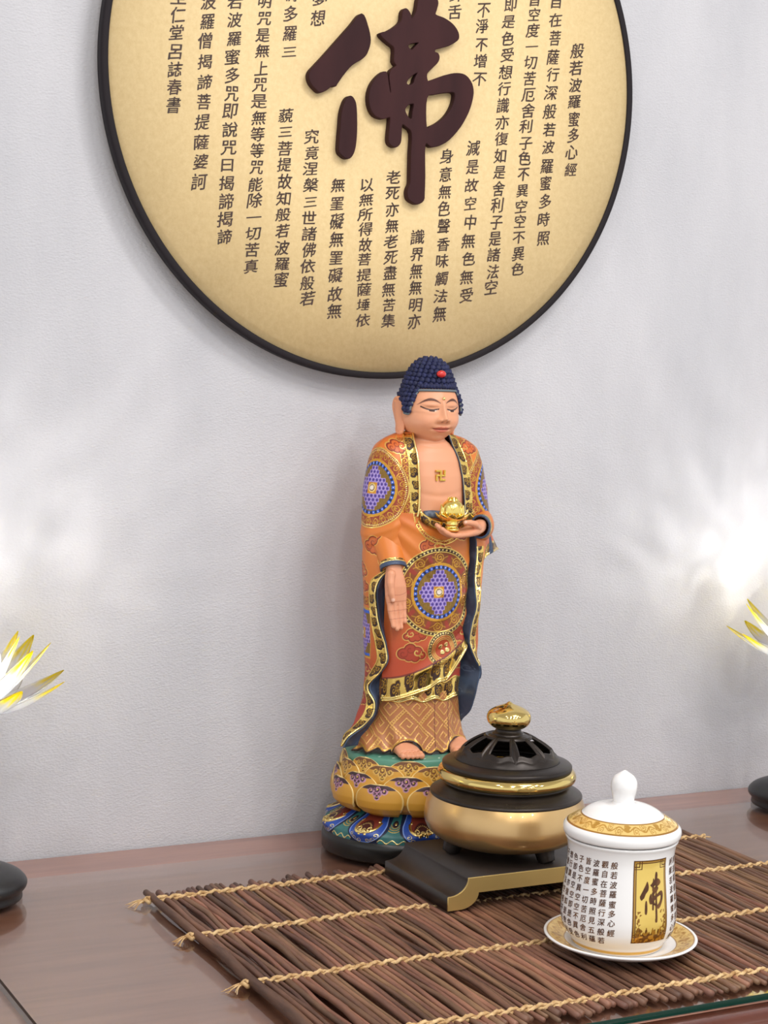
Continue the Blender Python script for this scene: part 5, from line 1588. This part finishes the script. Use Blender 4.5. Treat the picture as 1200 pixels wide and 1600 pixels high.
# ---------------- hands
def skin_paint(me, nails=(), creases=()):
    v = verts_of(me)*1000
    p_ = Paint((len(v),), rgb(222, 154, 118))
    for (a, b_, c, r) in nails:
        d = np.sqrt((v[:, 0]-a)**2+(-v[:, 1]-b_)**2+(v[:, 2]+SZ0-c)**2)
        p_.put(np.clip((r-d)/0.4+0.5, 0, 1)*0.8, rgb(240, 196, 176))
    for (a, b_, c, d, e, f_) in creases:                     # palm lines
        t = np.clip((v[:, 0]-a)/(c-a), 0, 1); zc_ = b_+(d-b_)*t+e*np.sin(PI*t)
        p_.put(line(v[:, 2]+SZ0-zc_, 0.42, 0.4)*(v[:, 0] > min(a, c))*(v[:, 0] < max(a, c))*(-v[:, 1] > f_)*0.7, rgb(186, 112, 84))
    set_colors(me, p_.c); return me
def palmgeo(g, pts):
    """flattened palm: list of (centre, half width vector, half thickness vector)"""
    ring_n = 20; V = []; F = []
    for c, wv, tv_ in pts:
        for k in range(ring_n):
            a = 2*PI*k/ring_n
            ca, sa_ = math.copysign(abs(math.cos(a))**0.8, math.cos(a)), math.copysign(abs(math.sin(a))**0.8, math.sin(a))
            q = np.array(c)+np.array(wv)*ca+np.array(tv_)*sa_
            V.append((q[0], -q[1], q[2]-SZ0))
    for i in range(len(pts)-1):
        for k in range(ring_n):
            k2 = (k+1) % ring_n
            F.append((i*ring_n+k, i*ring_n+k2, (i+1)*ring_n+k2, (i+1)*ring_n+k))
    F.append(tuple(range(ring_n))[::-1]); F.append(tuple((len(pts)-1)*ring_n+k for k in range(ring_n)))
    return g.add(V, F)
def digit(g, pts, r0, r1):
    pts = np.array(pts, float); t = np.linspace(0, len(pts)-1, 16)
    path = hermite(np.arange(len(pts)), pts, t)
    rad = np.linspace(r0, r1, 16)*(1+0.05*np.cos(t*2*PI))
    stube(path, rad, 12, None, g)
    for p_, r_ in ((path[0], r0), (path[-1], r1)):
        g.ball((p_[0], -p_[1], p_[2]-SZ0), r_*0.99, 12, 8)
# giving hand, palm to the front, fingers down (viewer's left)
g = Geo()
X0 = -47.5
palmgeo(g, [((X0+0.5, 30, 316), (8.5, 0, 0), (0, 7, 0)), ((X0, 32, 307), (8.8, 0, 0), (0, 6.6, 0)), ((X0, 34, 299), (10.5, 0.5, 0), (0, 6.6, 0)), ((X0+0.3, 36, 290), (12.0, 0.5, 0), (0, 6.0, 0)),
            ((X0+0.8, 36.8, 281), (12.4, 0.5, 0), (0, 4.6, 0)), ((X0+1.2, 37.2, 274.5), (11.8, 0.5, 0), (0, 3.7, 0)), ((X0+1.4, 37.4, 270.5), (11.0, 0.5, 0), (0, 2.6, 0))])
for i, (bx, ln) in enumerate(((-8.4, 27), (-2.8, 30), (3.0, 28.5), (8.4, 22.5))):
    zt = 275.0
    digit(g, [(X0+1.2+bx, 37.5, zt+3), (X0+1.8+bx*0.96, 38.4, zt-ln*0.36), (X0+2.6+bx*0.88, 39.6, zt-ln*0.68), (X0+3.4+bx*0.80, 41.8, zt-ln)], 3.15, 2.35)
digit(g, [(X0-6.5, 38, 303), (X0-8.2, 41, 293), (X0-7.2, 42.4, 283), (X0-5.4, 42.8, 275.5)], 4.8, 2.7)
hand_r = skin_paint(remeshed(g.mesh('h'), 0.0005, 8, 'hand'), [(X0-6.6, 45.0, 276.5, 1.9)],
    [(X0-4, 281, X0+13, 284.5, -1.5, 37), (X0-9.5, 273.2, X0+13, 274.6, 0.3, 38), (X0-9, 264, X0+12, 265.5, 0, 38), (X0-8, 255.5, X0+11, 257, 0, 38)])
link('hand', hand_r, m_skin, bd)
# holding hand, palm up under the lotus (viewer's right)
g = Geo()
palmgeo(g, [((50, 42, 353), (4, 5, 0), (0, 0, 7)), ((43, 48, 352), (4.5, 6.5, 0), (0, 0, 7)), ((35, 52, 349.5), (3.8, 9.0, 0), (0, 0, 6.2)), ((26, 55, 347.5), (2.8, 10.5, 0), (0, 0, 4.8)), ((17, 57, 346.0), (2.2, 10.8, 0), (0, 0, 4.0)), ((9, 58.5, 345.4), (1.8, 10.4, 0), (0, 0, 3.6))])
for i, (df_, ln, rise) in enumerate(((8.0, 22, 4.5), (2.6, 25, 7.0), (-2.8, 24, 8.0), (-7.8, 19, 6.5))):
    digit(g, [(11, 58+df_, 345.5), (11-ln*0.40, 59.5+df_*0.95, 345.6), (11-ln*0.75, 60.5+df_*0.86, 347.4+rise*0.25), (11-ln, 60.5+df_*0.78, 348+rise)], 3.1, 2.35)
digit(g, [(37, 58, 352.5), (30, 63.5, 356.5), (23, 65, 358.4), (17.5, 64.6, 358.6)], 4.3, 2.8)
hand_l = skin_paint(remeshed(g.mesh('h'), 0.0005, 6, 'hand'), [(16.4, 66.6, 359.8, 1.9)])
link('hand', hand_l, m_skin, bd)
# feet
for cx, toe in ((-31, 1), (33, -1)):
    g = Geo()
    palmgeo(g, [((cx, 20, 116), (10, 0, 0), (0, 0, 7.2)), ((cx, 36, 117), (12.5, 0, 0), (0, 0, 8.0)), ((cx, 46, 115.0), (13.6, 0, 0), (0, 0, 6.2)), ((cx, 52, 113.2), (13.8, 0, 0), (0, 0, 4.6))])
    for i in range(5):
        tx = (-10.6, -5.4, -0.2, 5.0, 10.2)[i]
        big = (i == (4 if toe == 1 else 0))
        ln = (57.6, 59.4, 60.2, 60.4, 60.6)[i if toe == 1 else 4-i]
        digit(g, [(cx+tx, 50, 112.8), (cx+tx, 55, 113.0), (cx+tx, ln-1.5, 111.7)], 3.1 if not big else 3.9, 2.7 if not big else 3.4)
    me = remeshed(g.mesh('f'), 0.0006, 3, 'foot')
    vv_ = verts_of(me); vv_[:, 2] = np.maximum(vv_[:, 2], (108.3-SZ0)*0.001); me.vertices.foreach_set('co', vv_.ravel())
    skin_paint(me); link('foot', me, m_skin, bd)

# ---------------- sleeves of the forearms with their cuffs
def sleeve(name, path, ra, rb, paintf):
    path = np.array(path, float); nt_ = 90; nk = 120
    t = np.linspace(0, len(path)-1, nt_)
    C_ = hermite(np.arange(len(path)), path, t); ra = hermite(np.arange(len(path)), np.array(ra, float), t); rb = hermite(np.arange(len(path)), np.array(rb, float), t)
    T = np.gradient(C_, axis=0); T /= np.linalg.norm(T, axis=1, keepdims=True)
    up = np.array([0, 0, 1.0]); 
    if abs(T[0][2]) > 0.75: up = np.array([0, 1.0, 0])
    N = np.cross(T, up); N /= np.linalg.norm(N, axis=1, keepdims=True); Bn = np.cross(N, T)
    a = np.linspace(0, 2*PI, nk, endpoint=False)
    P = C_[None]+ra[None, :, None]*np.cos(a)[:, None, None]*N[None]+rb[None, :, None]*np.sin(a)[:, None, None]*Bn[None]
    AA, TT = np.meshgrid(a, t/t[-1], indexing='ij')
    L_ = np.concatenate([[0], np.cumsum(np.linalg.norm(np.diff(C_, axis=0), axis=1))])
    pt = Paint(AA.shape, ORANGE)
    paintf(pt, AA, np.broadcast_to(L_[None], AA.shape), L_[-1], ra.mean())
    o = sgrid(name, P, pt, bd, True)
    sf = o.modifiers.new('thick', 'SOLIDIFY'); sf.thickness = 0.0022; sf.offset = -1
    return o, C_, N, Bn, ra, rb
def pl_(pt, A, L_, Lm, r):
    cloud(pt, (A-PI)*r, L_, 0, 9, 7.5, 1); cloud(pt, (A-PI*1.55)*r, L_, 0, 12, 7, -1); cloud(pt, (A-PI*0.45)*r, L_, 0, 10, 7, 1)
    border_gilt(pt, A*r+3, (Lm-L_)/8.0, (Lm-L_) < 8.0, 11, 4)
    pt.put((Lm-L_) < 4.8, NAVY*1.25); pt.put(line(Lm-L_-5.2, 0.8), GOLDB, 1.0, 0.7)
    pt.h += 1.5*sm(7, 1, Lm-L_)
sleeve('sleeve', [(-44, 6, 345), (-45, 14, 332), (-46, 23, 319), (-47, 30.5, 307)], [20, 18, 15.5, 13.2], [17, 15.5, 13.5, 11.2], pl_)
def pr_(pt, A, L_, Lm, r):
    scrollband(pt, A*r, (L_-10)/9, (L_ > 10) & (L_ < 20), 8)
    pt.put(line(L_-9.5, 0.6), GOLD, 0.9, 0.2); pt.put(line(L_-20.5, 0.6), GOLD, 0.9, 0.2)
    border_gilt(pt, A*r+3, (Lm-L_)/9.0, (Lm-L_) < 9.0, 11, 6)
    pt.put((Lm-L_) < 5.5, NAVY*1.25); pt.put(line(Lm-L_-6, 0.8), GOLDB, 1.0, 0.7)
    pt.h += 1.5*sm(7, 1, Lm-L_)
sleeve('sleeve', [(64, -4, 352), (64, 14, 351), (57, 33, 351.5), (46.5, 46, 352)], [14, 14.5, 12.5, 9.5], [22, 20, 15, 11], pr_)
# flicked tail of the far sleeve, gilt edge and slate lining
tq = np.linspace(0, 1, 60); wq = np.linspace(0, 1, 40)
TT, WW = np.meshgrid(tq, wq, indexing='ij')
top = np.array([[62, 26, 352], [70, 20, 354], [76, 12, 355], [79, 4, 352]], float)
bot = np.array([[63, 24, 308], [70, 22, 316], [82, 15, 321], [96.5, 4, 322]], float)
Tp = hermite(np.arange(4), top, tq*3); Bt = hermite(np.arange(4), bot, tq*3)
P = Tp[:, None]*(1-WW[..., None])+Bt[:, None]*WW[..., None]
P[..., 0] += 2.5*np.sin(PI*WW)*(1-TT); P[..., 1] += 1.8*np.sin(TT*9+WW*2)*WW
pt = Paint(TT.shape, ORANGE2)
scrollband(pt, TT*40, (WW-0.1)/0.25, (WW > 0.1) & (WW < 0.35), 8)
border_gilt(pt, TT*42, (WW-0.66)/0.34, WW > 0.66, 12, 8); pt.put(WW > 0.94, GOLDB, 1.0, 0.6)
pt.put((TT > 0.48) & (TT < 0.66) & (WW > 0.30), NAVY)
o = sgrid('sleeve_tail', P, pt, bd); sf = o.modifiers.new('thick', 'SOLIDIFY'); sf.thickness = 0.002; sf.offset = -1

# ---------------- gilt lotus held on the palm
LX, LF = 4.5, 59.0
m_lg = mat('bright_gilt_lotus', lin((250, 222, 128)), 0.2, 1.0); add_bump(m_lg, 60, 0.03, 0.0003)
g = Geo()
pr_l = smooth_prof([(0.2, 349.5), (7.5, 349.6), (8.6, 351.2), (7.0, 353.2), (6.0, 355.0), (7.2, 356.6), (6.6, 358.2), (6.2, 359.6), (9.5, 362.2), (11.5, 366), (12.2, 371), (11.2, 376), (8.5, 380), (4.5, 382.3), (0.2, 383)], 60)
core = revolve('golden_lotus', [(r_, z_-SZ0) for r_, z_ in pr_l], 48)
vv_ = verts_of(core); vv_[:, 0] += LX*0.001; vv_[:, 1] -= LF*0.001; core.vertices.foreach_set('co', vv_.ravel())
lg = link('golden_lotus', core, m_lg, bd); lg['label'] = 'small shiny gold lotus bud held on the palm'
def lotus_petal(ang, r_in, r_out, z0_, z1_, hw_, name='petal'):
    u = np.linspace(-1, 1, 15); v = np.linspace(0, 1, 20)
    Uq, Vq = np.meshgrid(u, v, indexing='ij')
    wv = hw_*np.sin(PI*np.clip(0.16+0.84*Vq, 0, 1))**0.7
    rr_ = r_in+(r_out-r_in)*Vq+2.2*np.cos(PI/2*Uq)*np.sin(PI*np.clip(Vq, 0, 1))
    a = ang+Uq*wv/np.maximum(rr_, 4)
    zq_ = z0_+(z1_-z0_)*Vq**1.2
    P = np.stack([LX+rr_*np.sin(a), LF+rr_*np.cos(a), zq_], -1)
    Qm = np.stack([P[..., 0], -P[..., 1], P[..., 2]-SZ0], -1)
    o = link(name, grid_mesh(name, Qm), m_lg, lg); sf = o.modifiers.new('thick', 'SOLIDIFY'); sf.thickness = 0.0009; sf.offset = 0
for k in range(8): lotus_petal(2*PI*k/8-0.5, 7, 17.5, 360, 368.5, 6.0)
for k in range(8): lotus_petal(2*PI*(k+0.5)/8-0.5, 9.5, 12.5, 362, 377, 5.4)
for k in range(6): lotus_petal(2*PI*(k+0.25)/6-0.5, 11.0, 4.0, 366, 385, 5.6)
